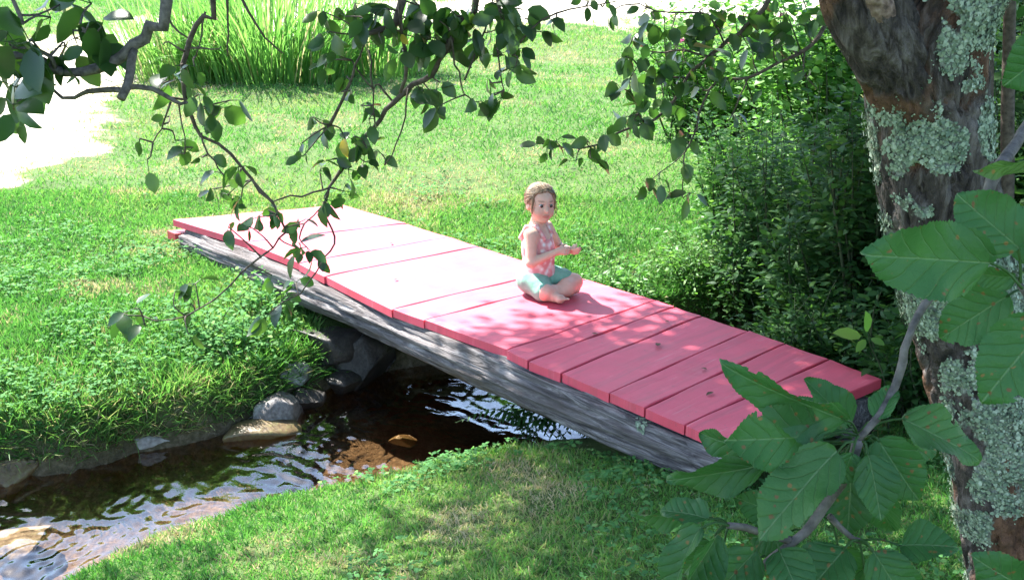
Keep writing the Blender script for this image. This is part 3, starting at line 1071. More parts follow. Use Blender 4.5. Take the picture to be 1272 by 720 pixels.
def paint_skin(V):
    q = head_local(V)
    lips = sstep(1.15, .8, np.sqrt(((q[:, 1]) / .020) ** 2 + ((q[:, 2] + .0505) / .0095) ** 2)) * (q[:, 0] > .05)
    cheek = .18 * sstep(1, .2, np.minimum(np.linalg.norm(q - np.array([.055, .036, -.032]), axis=1), np.linalg.norm(q - np.array([.055, -.036, -.032]), axis=1)) / .03)
    ell = lambda s_: np.sqrt(((q[:, 1] - .028 * s_) / .017) ** 2 + ((q[:, 2] - .024 + .10 * abs(0) * 0) / .0042) ** 2)
    brow = .55 * sstep(1.2, .7, np.minimum(ell(1), ell(-1))) * (q[:, 0] > .04)
    lash = .75 * sstep(1.2, .8, np.minimum(np.sqrt(((q[:, 1] - .026) / .0145) ** 2 + ((q[:, 2] - .008) / .0035) ** 2), np.sqrt(((q[:, 1] + .026) / .0145) ** 2 + ((q[:, 2] - .008) / .0035) ** 2))) * (q[:, 0] > .04)
    sole = .30 * sstep(.03, .012, V[:, 2]) * (V[:, 0] > .13)
    return np.clip(lips + cheek, 0, 1), np.stack([np.clip(brow + lash + sole, 0, 1), np.zeros(len(V))], -1)


body = grow('body', sdf_body, (-.13, -.20, -.02), (.31, .20, .54), .0040, MAT_SKIN, child, paint_skin, 1)
grow('shorts', sdf_shorts, (-.13, -.21, -.02), (.24, .19, .15), .0050, MAT_SHORTS, child)
grow('tank_top', sdf_top, (-.13, -.14, .05), (.13, .14, .37), .0045, MAT_TOP, child)
hair = grow('hair', sdf_hair, (-.14, -.13, .34), (.14, .13, .57), .0035, MAT_HAIR, child, None, 1)
gh = Geo()                                              # combed strands from the hairline to the tie, and flyaways
rh = np.random.default_rng(55)
for _ in range(420):
    yy = rh.uniform(-1, 1)
    fly = rh.random() < .22
    a0 = rh.uniform(-.12, .32)
    st = np.array([.046 - .05 * abs(yy) ** 2, .0735 * yy * .98, .086 - .080 * abs(yy) ** 1.6 + a0 * .0])
    pts = []
    for t in np.linspace(0, 1, 7):
        q_ = st * (1 - t) + np.array([-.098, .006 * yy, .002]) * t
        q_ = q_ - np.array([-.014, 0, .027])
        q_ = q_ / np.linalg.norm(q_ / np.array([.0905, .0780, .0835]))
        q_ = q_ * (1 + (.06 * t * rh.random() if fly else rh.uniform(-.005, .012))) + np.array([-.014, 0, .027]) + rh.normal(0, .0012, 3)
        pts.append(q_)
    if fly:
        pts = pts[:5] + [pts[4] + rh.normal(0, .014, 3) + [-.01, 0, -.012]]
    Pp, rr = smooth_path(pts, .0009 if not fly else .0005, .012)
    tube(gh, head_world(Pp), rr, 4, rh.uniform(0, 1), False)
for _ in range(46):                                     # loose wisps by the cheeks, temple and nape
    s_ = rh.choice([-1, 1]); x0 = rh.choice([.032, .038, -.03])
    p0 = np.array([x0 + rh.normal(0, .006), .060 * s_ + rh.normal(0, .004), .035 + rh.normal(0, .01)])
    p1 = p0 + [rh.normal(-.002, .006), .006 * s_ + rh.normal(0, .004), -.045]; p2 = p1 + [rh.normal(-.004, .010), rh.normal(0, .008), -rh.uniform(.02, .05)]
    Pp, rr = smooth_path([p0, p1, p2], .0006, .012)
    tube(gh, head_world(Pp), rr, 4, rh.uniform(.4, 1), False)
m = M('hair_strands', .45, .4); m.col(m.ramp(m.attr(), [(0, (.10, .065, .04)), (.6, (.28, .19, .115)), (1, (.48, .36, .23))]))
gh.build('strands', m.m, hair)
m = M('eye', 0.08, 0.6)
m.col(m.ramp(m.attr(), [(.35, (.45, .42, .40)), (.45, (.035, .025, .02))], 'CONSTANT'))
for s_ in (-1, 1):
    g = Geo()
    v = ICO_V
    c = np.array([.0590, .0262 * s_, .0015])
    w = head_world(c + v * .0118)
    look = norm(np.array([[.96, .0, -.06]]))[0]
    g.add(w, ICO_F, (v @ look > .70).astype(float))
    g.build('eye', m.m, child)
cp = at_z(667, 364, 0)
child.location = (cp[0], cp[1], .0)
child.rotation_euler = (0, 0, R(-24))
child.scale = (1.03, 1.03, 1.045)

# ------------------------------------------------------------------ apple tree
tree = empty('apple_tree', 'old apple tree with a lichen covered trunk leaning at the right and low leafy branches', 'tree')
rt = np.random.default_rng(5)
MT = M('apple_bark', 0.85, 0.3)
co = MT.coord('Object')
n1 = MT.noise(16, 7, co, .65)
stretched = MT.n('ShaderNodeMapping'); stretched.inputs['Scale'].default_value = (30, 30, 9); MT.l(co, stretched.inputs[0])
n2 = MT.noise(1.0, 6, stretched.outputs[0], .7, .6)
bark = MT.ramp(n2, [(.34, (.010, .008, .007)), (.5, (.055, .043, .038)), (.68, (.17, .145, .135))])
redb = MT.ramp(MT.noise(45, 5, co), [(.3, (.055, .028, .018)), (.7, (.17, .085, .05))])
bark = MT.mix(MT.attr(), bark, redb)
lsx = MT.n('ShaderNodeSeparateXYZ'); MT.l(MT.n('ShaderNodeAttribute', attribute_name='crust').outputs['Vector'], lsx.inputs[0])
crust = MT.math('ADD', lsx.outputs[0], MT.math('MULTIPLY', MT.math('SUBTRACT', MT.noise(85, 4, co), .5), .9))
crust = MT.ramp(crust, [(.46, (0, 0, 0)), (.58, (1, 1, 1))])
bark = MT.mix(MT.math('MULTIPLY', crust, .85), bark, MT.ramp(MT.noise(120, 3, co), [(.3, (.13, .155, .125)), (.7, (.33, .36, .29))]))
MT.col(bark)
MT.bump(MT.math('ADD', n1, n2), 1.0, .02)


def limb_mesh(pts, rad, name, ns=20, bumpy=.18, step=.03, mat=None, seed=0, parent=tree, freq=6.0, ridges=0.0):
    Pp, rr = smooth_path(pts, rad, step)
    gg = Geo()

    def shape(Pv, ang):
        n_ = len(Pv)
        tt = np.arange(n_)[:, None] * step
        q3 = np.stack([tt * freq + 0 * ang[None], np.cos(ang)[None] * 1.6 + 0 * tt, np.sin(ang)[None] * 1.6 + 0 * tt + seed], -1)
        q4 = np.stack([tt * freq * 3 + 0 * ang[None], np.cos(ang)[None] * 5 + 0 * tt, np.sin(ang)[None] * 5 + 0 * tt + seed], -1)
        out = 1 + (fbm(q3, 3, 90 + seed) - .5) * bumpy * 2 + (fbm(q4, 3, 91 + seed) - .5) * bumpy * .9
        if ridges:                                      # plates of bark parted by fissures
            q5 = np.stack([tt * 13 + 0 * ang[None], np.cos(ang)[None] * 3.4 + 0 * tt, np.sin(ang)[None] * 3.4 + 0 * tt + seed], -1)
            q5 = q5 + (fbm(q5 * 1.7, 2, 97)[..., None] - .5) * 1.2
            out = out - ridges * sstep(.075, .0, np.abs(fbm(q5, 3, 93) - .5)) + ridges * .5 * (fbm(q5 * 3.1, 3, 94) - .5)
        return out
    V = tube(gg, Pp, rr, ns, .5, True, shape=shape)
    gg.t[0] = sstep(.50, .58, fbm(gg.v[0] * np.array([7, 7, 5]), 3, 95 + seed)) * (1 if bumpy > .1 else .4)
    return gg.build(name, mat or MT.m, parent), V


TR = [at_y(1312, 846, 2.5), at_y(1290, 730, 2.5), at_y(1262, 600, 2.5), at_y(1222, 450, 2.5), at_y(1176, 290, 2.5), at_y(1156, 150, 2.5),
      at_y(1152, 40, 2.48), np.array([.92, 2.5, 1.78]), np.array([1.02, 2.6, 2.25]), np.array([1.15, 2.9, 3.0])]
trunk, TV = limb_mesh(TR, [.20, .155, .140, .128, .122, .124, .120, .10, .085, .05], 'trunk', 150, .13, .010, seed=1, ridges=.10)
FORK = at_y(1130, 95, 2.46)
L1 = [FORK + [.03, 0, -.06], at_y(1075, 10, 2.42), np.array([.60, 2.48, 1.86]), np.array([.25, 2.62, 2.22]), np.array([-.35, 2.78, 2.5]), np.array([-1.1, 2.85, 2.66]), np.array([-2.0, 3.1, 2.8])]
limb_mesh(L1, [.085, .078, .066, .056, .046, .034, .015], 'limb', 90, .14, .010, seed=2, ridges=.12)
L2 = [np.array([1.0, 2.58, 2.15]), np.array([.9, 3.3, 2.7]), np.array([.4, 4.4, 3.2]), np.array([-.3, 5.8, 3.6])]
L3 = [np.array([1.05, 2.65, 2.4]), np.array([1.6, 3.4, 3.0]), np.array([2.1, 4.6, 3.4]), np.array([2.2, 6.2, 3.6])]
L4 = [np.array([1.1, 2.7, 2.5]), np.array([1.9, 2.3, 2.9]), np.array([2.8, 2.2, 3.2])]
L5 = [np.array([1.15, 2.9, 3.0]), np.array([.9, 3.4, 3.8]), np.array([.3, 4.2, 4.4])]
L6 = [np.array([.25, 2.62, 2.22]), np.array([-.3, 3.4, 2.75]), np.array([-1.0, 4.4, 3.1]), np.array([-1.6, 5.6, 3.3])]
LIMBS = []
for kx, (L_, r0) in enumerate(((L2, .06), (L3, .06), (L4, .055), (L5, .05), (L6, .045))):
    limb_mesh(L_, [r0, r0 * .8, r0 * .55, r0 * .25][:len(L_)], 'limb', 14, .12, .06, seed=4 + kx)
    LIMBS.append(smooth_path(L_, .05, .1)[0])

# lichen on trunk and fork
P_ = TV.reshape(-1, 3)
def lichen_mask(q):
    return fbm(q * np.array([9.5, 9.5, 8.0]), 4, 61) + .5 * (fbm(q * 3.1, 2, 62) - .5) + .09 * sstep(.95, 1.1, q[:, 0] + .0 * q[:, 2])
ca = trunk.data.attributes.new('crust', 'FLOAT_VECTOR', 'POINT')
cv = np.zeros((len(P_), 3), np.float32)
cv[:, 0] = sstep(.42, .56, lichen_mask(P_)) * .9
ca.data.foreach_set('vector', cv.ravel())
g = Geo()
nrm_ = norm(P_ - np.repeat(TV.mean(1), TV.shape[1], 0))
msk = lichen_mask(P_)
prob = sstep(.475, .53, msk) * (norm(nrm_)[:, 1] < .35)
vis = P_[:, 2] < 2.0
idx = np.where((rt.random(len(P_)) < prob) & vis)[0]
area_n = 72000
idx = rt.choice(idx, area_n)
flakes(g, P_[idx] + rt.normal(0, .004, (area_n, 3)) + norm(nrm_[idx]) * (rt.uniform(0, .004, area_n) * sstep(.5, .6, msk[idx]))[:, None], norm(nrm_[idx] + rt.normal(0, .25, (area_n, 3))), np.where(rt.random(area_n) < .62, rt.uniform(.0011, .003, area_n), rt.uniform(.003, .006, area_n)), rt, .40)
tag(g.build('lichen', MAT_LICHEN, trunk), kind='stuff')
# broken stub in the fork
gs = Geo()
sp, sr = smooth_path([at_y(1108, 40, 2.40), at_y(1092, 8, 2.36), at_y(1086, -10, 2.33)], [.032, .027, .015], .008)
tube(gs, sp, sr, 26, .5, True, shape=lambda Pv, ang: 1 + .35 * (fbm(np.stack([np.arange(len(Pv))[:, None] * .2 + 0 * ang[None], np.cos(ang)[None] * 3 + 0 * np.arange(len(Pv))[:, None], np.sin(ang)[None] * 3 + 0 * np.arange(len(Pv))[:, None]], -1), 3, 66) - .5))
m = M('torn_wood', .8, .3); m.col(m.ramp(m.noise(60, 5, m.coord()), [(.3, (.04, .026, .02)), (.5, (.17, .11, .09)), (.7, (.34, .25, .22))])); m.bump(m.noise(60, 5, m.coord()), .8, .01)
gs.build('broken_stub', m.m, tree)


# ---- hanging branches: bark tubes plus rosettes of leaves
def rosette(acc, c, n, size, rng, spread=1.0, up=None):
    """n leaves from a spur at c; petioles fan out, blades droop"""
    for _ in range(n):
        d = rng.normal(size=3); d[2] = d[2] * .6 - .25
        d /= np.linalg.norm(d)
        pet = size * rng.uniform(.25, .55)
        b = c + d * pet
        L = size * rng.uniform(.75, 1.3)
        dd = d * .8 + np.array([0, 0, -rng.uniform(.1, 1.1)]) + rng.normal(0, .2, 3)
        nn = np.array([rng.normal(0, .9), rng.normal(-.5, .8), .55])
        acc.append((b, dd, nn, L, L * rng.uniform(.55, .72), rng.beta(2, 2) * .9 if rng.random() > .012 else .98, c))


def hanging(polys, clusters, mat_tw, depth, rad_scale=1.0, seed=0, leaf=.06, auto=0.0, tpl=T_OVATE, extra=None):
    rng = np.random.default_rng(seed)
    g, acc = Geo(), []
    allp = []
    for pre, px, r0, r1 in polys:
        off = 0
        pts = [np.array(q, float) for q in pre]
        dz = rng.normal(0, .05)
        for k_, (x_, y_) in enumerate(px):
            pts.append(at_y(x_, y_, depth + dz * k_ / max(1, len(px))))
        Pp, rr = smooth_path(pts, np.linspace(r0, r1, len(pts)), .03, .0022, rng)
        rr = rr * (1 + .25 * (vnoise(np.stack([np.arange(len(rr)) * .6, rr * 0 + seed], -1), 7) - .5))
        tube(g, Pp, rr * rad_scale, 8, .5)
        allp.append(Pp)
    AP = np.vstack(allp)
    for (x_, y_, n, sz) in clusters:
        c = at_y(x_, y_, depth)
        j = np.argmin(np.linalg.norm((AP - c) * np.array([1, .3, 1]), axis=1))
        c = np.array([c[0], AP[j][1] + rng.normal(0, .05), c[2]])
        if np.linalg.norm(AP[j] - c) > .012:
            mid = (AP[j] + c) / 2 + rng.normal(0, .008, 3)
            Pp, rr = smooth_path([AP[j], mid, c], [.0026, .002, .0016], .02)
            tube(g, Pp, rr, 6, .5)
        rosette(acc, c, n, sz * leaf, rng)
    if auto:
        for Pp in allp:
            for p_ in Pp[len(Pp) // 5:]:
                if rng.random() < auto:
                    rosette(acc, p_, rng.integers(1, 4), leaf * rng.uniform(.5, .9), rng)
    br = g.build('branch', mat_tw, tree)
    gl_ = Geo()
    B = np.array([a[0] for a in acc]); D = np.array([a[1] for a in acc]); N_ = np.array([a[2] for a in acc])
    Ls = np.array([a[3] for a in acc]); Ws = np.array([a[4] for a in acc]); T_ = np.array([a[5] for a in acc])
    leaves(gl_, tpl, B, D, N_, Ls, Ws, T_, bend=rng.normal(.12, .15, len(B)))
    C_ = np.array([a[6] for a in acc])
    for b_, c_ in zip(B, C_):
        tube(gl_, np.array([c_, (b_ + c_) / 2, b_]), [.0012, .001, .0009], 4, .6, False)
    gl_.build('foliage', MAT_APPLE, br)
    return br


# upper left: pale grey limb with big leaves
hanging([([(-.75, 2.82, 2.58), (-.78, 2.5, 2.1)], [(207, 0), (187, 33), (167, 60), (140, 78), (100, 90), (70, 88), (30, 68), (-30, 72)],   .0145, .007),
         ([], [(166, 62), (160, 95), (150, 123)], .009, .008),
         ([], [(150, 112), (132, 112), (110, 113), (92, 121), (77, 120), (57, 103)], .006, .0025),
         ([], [(140, 78), (128, 58), (112, 45), (100, 30)], .006, .003),
         ([], [(28, 30), (18, 8), (10, -20)], .005, .003),
         ([], [(157, 108), (187, 110), (217, 125), (233, 127)], .0055, .003),
         ([], [(70, 88), (62, 70), (40, 60), (10, 60)], .005, .002)],
        [(12, 40, 4, 1), (35, 45, 4, 1), (60, 45, 5, 1), (85, 50, 4, .9), (50, 25, 3, .9), (40, 85, 3, 1.1), (25, 105, 4, 1.1), (100, 8, 3, 1), (135, 30, 3, 1), (110, 55, 5, .8), (20, 128, 3, .8),
         (2, 155, 3, .8), (60, 8, 3, .8), (125, 28, 2, .9), (5, 85, 3, 1), (75, 58, 3, .8)],
        MAT_GREYTWIG, 2.3, seed=11, leaf=.074)
# centre left: thin drooping branch from (267,0) down to the bridge end
hanging([([(-.95, 2.9, 2.62), (-.86, 3.0, 2.1)], [(267, -2), (253, 20), (235, 50), (228, 80), (227, 97), (232, 123), (238, 147), (250, 167), (273, 180), (300, 207), (323, 237), (340, 253)], .008, .003),
         ([], [(205, 8), (213, 33), (233, 47)], .004, .002),
         ([], [(250, 165), (260, 190), (271, 210), (283, 227)], .003, .0015),
         ([], [(212, 127), (206, 145), (200, 160), (190, 177)], .003, .0015),
         ([], [(222, 128), (226, 155), (230, 183)], .0025, .0014),
         ([], [(282, -2), (283, 20), (284, 45), (283, 70)], .004, .0016),
         ([], [(300, -2), (320, 33), (338, 55), (353, 67)], .004, .0016),
         ([], [(255, 15), (250, 45), (243, 70)], .003, .0015), ([], [(230, 60), (262, 62), (275, 58)], .003, .0015),
         ([], [(233, 66), (210, 52), (203, 56)], .003, .0015),
         ([], [(160, 110), (190, 108), (205, 120), (232, 124)], .004, .003)],
        [(195, 92, 3, 1.0), (205, 105, 3, 1), (250, 115, 4, .9), (268, 130, 4, 1.0), (285, 125, 2, .9), (250, 78, 2, .6), (235, 75, 2, .7), (243, 95, 2, .8), (212, 178, 2, .8), (195, 155, 2, .5), (237, 185, 2, .7), (250, 195, 2, .8),
         (180, 200, 1, 1), (293, 210, 3, .7), (272, 220, 2, .7), (310, 200, 1, .8), (168, 178, 2, .5), (222, 192, 1, .6)],
        MAT_TWIG, 2.9, seed=12, leaf=.058)
# centre: main leafy branch sweeping from the top down to the left
hanging([([(-.15, 2.74, 2.44), (-.16, 2.9, 2.05)], [(592, -10), (578, 20), (562, 45), (545, 75), (537, 92), (513, 105), (490, 127), (463, 160), (440, 190), (423, 213), (410, 235), (402, 257)], .012, .004),
         ([], [(402, 250), (412, 283), (415, 303), (404, 320), (393, 335), (373, 365)], .003, .0018),
         ([], [(410, 233), (390, 240), (362, 243), (340, 250)], .003, .002),
         ([], [(313, 223), (337, 250), (353, 283), (347, 297), (300, 340), (277, 363), (247, 383), (213, 398), (177, 392)], .0034, .0018),
         ([], [(353, 283), (378, 276), (398, 258)], .0022, .0016),
         ([], [(497, 115), (505, 80), (500, 40), (495, -5)], .005, .004),
         ([], [(487, 125), (470, 105), (463, 110), (450, 95), (437, 75)], .003, .002),
         ([], [(410, 155), (424, 125), (437, 95), (452, 55), (458, 30)], .005, .002),
         ([], [(500, 0), (492, 28), (475, 38), (458, 42)], .012, .006),
         ([], [(507, 110), (503, 145), (492, 180), (478, 205)], .0026, .0014),
         ([], [(458, 62), (462, 95), (464, 130), (466, 160)], .003, .0014),
         ([], [(560, 45), (566, 80), (573, 100), (577, 118)], .003, .0015),
         ([], [(577, 100), (590, 65), (603, 35), (612, 0)], .003, .002),
         ([], [(618, 0), (628, 30), (640, 60), (636, 68)], .005, .002),
         ([], [(640, 60), (660, 35), (690, 18), (728, 8), (765, 2)], .0034, .0015),
         ([], [(617, 60), (622, 90), (626, 112)], .0025, .0014)],
        [(480, 8, 5, 1), (510, 32, 5, 1), (535, 12, 5, 1), (530, 45, 5, 1), (550, 50, 5, 1), (590, 8, 5, 1), (585, 30, 5, 1), (600, 52, 5, 1), (625, 40, 5, 1), (645, 12, 4, 1), (610, 5, 5, 1), (455, 20, 4, 1), (430, 20, 4, 1), (500, 62, 4, 1), (470, 12, 5, .9), (440, 5, 5, .9), (500, 20, 5, 1), (520, 10, 5, 1), (515, 45, 5, 1), (545, 25, 5, 1), (560, 10, 5, 1), (575, 45, 5, 1.1), (560, 65, 3, 1), (600, 20, 5, 1), (610, 45, 4, .9),
         (625, 15, 5, .9), (640, 30, 4, .9), (655, 25, 3, .8), (665, 45, 3, .9), (690, 28, 3, .8), (730, 3, 3, .6), (758, 2, 2, .6), (620, 65, 5, .9), (645, 60, 3, .8), (632, 85, 2, .9), (640, 78, 3, .7),
         (520, 115, 5, .9), (535, 118, 4, .9), (550, 125, 5, .9), (545, 105, 3, .8), (590, 125, 3, .8), (607, 102, 3, .7), (625, 122, 3, .9), (615, 115, 2, .8),
         (415, 35, 4, .9), (400, 15, 4, .9), (455, 45, 3, .7), (480, 40, 3, .8), (495, 38, 2, .7), (437, 110, 3, .7), (430, 95, 3, .7), (445, 135, 4, .8), (400, 85, 3, .9), (425, 60, 3, .8),
         (390, 145, 3, .8), (400, 165, 4, .9), (420, 178, 4, .8), (440, 170, 3, .8), (460, 145, 2, .9), (470, 200, 3, .8), (450, 205, 4, .8), (430, 215, 4, .9), (410, 200, 3, .8), (455, 185, 3, .8),
         (395, 215, 3, .8), (380, 190, 2, .7), (375, 178, 2, .7), (408, 240, 4, .9), (425, 240, 3, .9),
         (255, 245, 4, .8), (275, 250, 3, .8), (300, 245, 4, .9), (320, 270, 4, .9), (285, 280, 2, .9), (310, 285, 2, .8), (345, 262, 4, .7), (370, 280, 5, .8), (385, 300, 4, .8), (370, 315, 5, 1), (395, 315, 3, .9),
         (350, 372, 6, 1.0), (340, 380, 4, .9), (335, 345, 2, .8), (360, 365, 3, .9), (240, 355, 3, .9), (235, 380, 3, .9), (170, 380, 3, 1), (150, 390, 3, 1), (182, 400, 2, .9), (245, 400, 1, .9), (215, 365, 2, .7), (330, 265, 3, .7)],
        MAT_TWIG, 3.2, seed=13, leaf=.058)
# right of the child: branches reaching back from the fork
hanging([([(.62, 2.5, 1.80), (.75, 3.0, 1.75)], [(985, -40), (950, 10), (927, 33), (893, 60), (853, 97), (837, 127), (813, 147), (773, 163), (733, 183), (698, 183)], .010, .003),
         ([(.75, 2.55, 1.6)], [(1040, 10), (1017, 45), (1000, 62), (967, 78), (930, 96), (890, 102), (873, 127), (862, 170), (850, 190), (848, 240)], .008, .002),
         ([], [(880, 70), (850, 62), (825, 66), (800, 62)], .004, .002), ([], [(900, 55), (880, 20), (840, 15), (815, 14), (795, 5)], .004, .002),
         ([], [(853, 97), (820, 95), (790, 80), (780, 60)], .004, .002), ([], [(800, 152), (785, 120), (782, 100), (800, 70)], .003, .0016),
         ([], [(850, 190), (820, 215), (805, 225)], .002, .0012), ([], [(1000, 62), (998, 90), (1015, 110)], .003, .0015), ([], [(930, 96), (915, 130), (905, 150)], .003, .0015)],
        [(775, 68, 4, .9), (785, 45, 4, .9), (800, 65, 3, .8), (800, 40, 4, .8), (830, 30, 4, .8), (860, 30, 4, .8), (845, 60, 3, .8), (880, 45, 4, .8), (815, 95, 4, .9), (790, 100, 4, .9), (770, 108, 4, .9), (830, 85, 3, .8),
         (780, 140, 4, .9), (790, 150, 4, .9), (750, 168, 3, .9), (730, 175, 3, .9), (690, 175, 5, .8), (680, 180, 4, .8), (672, 178, 2, .7), (715, 195, 2, .9), (735, 195, 2, .9), (850, 95, 3, .8), (870, 80, 4, .8),
         (850, 165, 4, 1.0), (860, 140, 3, .8), (845, 200, 4, .9), (815, 215, 3, .9), (805, 230, 3, .8), (855, 235, 4, .9), (875, 110, 4, .9), (900, 95, 3, .8), (920, 20, 5, .9), (945, 30, 4, .8), (900, 15, 5, .9),
         (970, 15, 5, .9), (960, 60, 3, .8), (990, 30, 4, .8), (1000, 85, 3, .8), (930, 60, 3, .8), (870, 10, 5, .9), (760, 15, 3, .7), (800, 10, 4, .8), (910, 140, 3, .7), (810, 20, 4, .9), (840, 45, 4, .9), (870, 25, 4, .9), (895, 40, 4, .9), (925, 45, 4, .9), (950, 10, 4, .9), (975, 40, 4, .9), (1000, 10, 4, .9), (815, 75, 4, .9), (850, 75, 4, .9), (890, 70, 4, .9), (820, 115, 4, .9), (800, 130, 3, .9), (770, 155, 3, .9), (940, 70, 3, .9), (985, 60, 3, .8), (780, 85, 3, .9), (835, 130, 3, .9)],
        MAT_TWIG, 4.0, seed=14, leaf=.066)

# ---- near sprays at the right: each leaf modelled (toothed edge, folded along the midrib)
m = M('large_apple_leaf', 0.50, 0.28)
uvn = m.n('ShaderNodeUVMap', uv_map='luv').outputs[0]
sx = m.n('ShaderNodeSeparateXYZ'); m.l(uvn, sx.inputs[0])
t_, s_n = sx.outputs[0], m.math('ABSOLUTE', sx.outputs[1])
vein = m.math('FRACT', m.math('ADD', m.math('MULTIPLY', m.math('SUBTRACT', t_, m.math('MULTIPLY', m.math('POWER', s_n, .85), .62)), 6.5), m.math('MULTIPLY', m.noise(30, 2, m.coord()), .9)))
veinm = m.ramp(vein, [(0, (1, 1, 1)), (.07, (0, 0, 0)), (.93, (0, 0, 0)), (1, (1, 1, 1))])
mid = m.ramp(s_n, [(.006, (1, 1, 1)), (.02, (0, 0, 0))])
quilt = m.math('MULTIPLY', m.math('ABSOLUTE', m.math('SUBTRACT', vein, .5)), 2.0)
quilt = m.math('SUBTRACT', 1.0, m.math('MULTIPLY', quilt, quilt))
co = m.coord('Object')
fine = m.noise(260, 4, co)
basec = m.ramp(m.attr(), [(0, (.018, .066, .022)), (.5, (.032, .102, .030)), (.8, (.06, .13, .035)), (1, (.15, .18, .05))])
basec = m.mix(m.math('MULTIPLY', m.noise(22, 4, co), .5), basec, (.045, .125, .04))
basec = m.mix(m.math('MULTIPLY', veinm, .30), basec, (.16, .24, .11))
basec = m.mix(m.math('MULTIPLY', mid, .7), basec, (.15, .23, .11))
vor = m.n('ShaderNodeTexVoronoi'); vor.inputs['Scale'].default_value = 115; m.l(co, vor.inputs['Vector'])
gate = m.math('GREATER_THAN', m.noise(24, 2, co), .50)
spot = m.math('MULTIPLY', m.ramp(m.math('ADD', vor.outputs['Distance'], m.math('MULTIPLY', fine, .55)), [(.42, (1, 1, 1)), (.52, (0, 0, 0))]), gate)
basec = m.mix(m.math('MULTIPLY', spot, .85), basec, m.ramp(m.noise(35, 2, co), [(.35, (.13, .045, .03)), (.6, (.22, .13, .04))]))
m.col(basec)
m.bump(m.math('ADD', m.math('MULTIPLY', m.math('ADD', veinm, mid), -.35), m.math('ADD', m.math('MULTIPLY', fine, .5), m.math('MULTIPLY', quilt, .25))), .7, .003)
m.translucent(m.mix(m.math('MULTIPLY', spot, .8), (.07, .24, .04), (.25, .12, .03)), .28)
MAT_BIG = m.m


def big_leaf(g, b, tip, width, roll=0., fold=.25, bend=.1, tint=.4, seed=0):
    rng = np.random.default_rng(seed)
    nt, ns_ = 60, 9
    b, tip = np.array(b), np.array(tip)
    L = np.linalg.norm(tip - b); d = (tip - b) / L
    view = norm((np.array([0, 0, CAM_H]) - b)[None])[0]
    n = norm((view - d * (view @ d))[None])[0]
    a = np.cross(n, d)
    c, s = math.cos(R(roll)), math.sin(R(roll))
    n, a = n * c + a * s, a * c - n * s
    t = np.linspace(0, 1, nt)
    w = np.sin(np.pi * np.clip(t, 0, 1) ** .84) ** .55 * (1 - .10 * t) * (1 - .35 * sstep(.82, 1, t))
    w[0] = .02
    ph = rng.uniform(0, 6)
    V, UV = [], []
    teeth = ((t * 27) % 1.0)
    for k in range(nt):
        for s_ in np.linspace(-1, 1, ns_):
            e = abs(s_)
            ww = w[k] * .5 * width * s_
            tooth = (e > .99) * (.045 - .09 * teeth[k]) * width * .5 * np.sign(s_)
            wav = .07 * L * math.sin(t[k] * 9 + ph + (1.7 if s_ > 0 else 0)) * e ** 2 + .012 * L * math.sin(t[k] * 23 + ph * 2) * e ** 2
            zz = fold * 1.35 * abs(ww) + wav - bend * L * t[k] ** 2 + .02 * L * math.sin(t[k] * 5 + ph)
            V.append(b + d * (t[k] * L - .12 * e * L * .0) + a * (ww + tooth) + n * zz)
            UV.append((t[k], s_ * w[k] * .5))
    F = []
    hole = rng.integers(4, nt - 6) if rng.random() < .35 else -9
    hs = rng.choice([0, ns_ - 2])
    for k in range(nt - 1):
        for q_ in range(ns_ - 1):
            if abs(k - hole) <= 1 and q_ == hs: continue
            o_ = k * ns_ + q_
            F.append((o_, o_ + ns_, o_ + ns_ + 1, o_ + 1))
    g.add(V, F, tint, UV)


def spray(paths, lv, mat, seed):
    rng = np.random.default_rng(seed)
    g, gl_ = Geo(), Geo()
    for pts, r0, r1 in paths:
        Pp, rr = smooth_path(pts, np.linspace(r0, r1, len(pts)), .01, .0004, rng)
        rr = rr * (1 + .3 * (vnoise(np.stack([np.arange(len(rr)) * .5, rr * 0 + seed], -1), 9) - .5))
        tube(g, Pp, rr, 10, .5)
    br = g.build('branch', mat, tree)
    for k, (hx, hy, bx, by, tx, ty, wpx, yb, yt, roll, fold, bend, tint) in enumerate(lv):
        b, tip = at_y(bx, by, yb), at_y(tx, ty, yt)
        big_leaf(gl_, b, tip, wpx / FPX * yb * 1.16, roll, fold, bend, tint, seed * 50 + k)
        h = at_y(hx, hy, yb + .01)
        mid_ = (h + b) / 2 + np.array([0, 0, .004])
        Pp, rr = smooth_path([h, mid_, b, b + (tip - b) * .05], [.0014, .0011, .0011, .0008], .006)
        tube(gl_, Pp, rr, 6, .75)
    gl_.build('foliage', MAT_BIG, br)


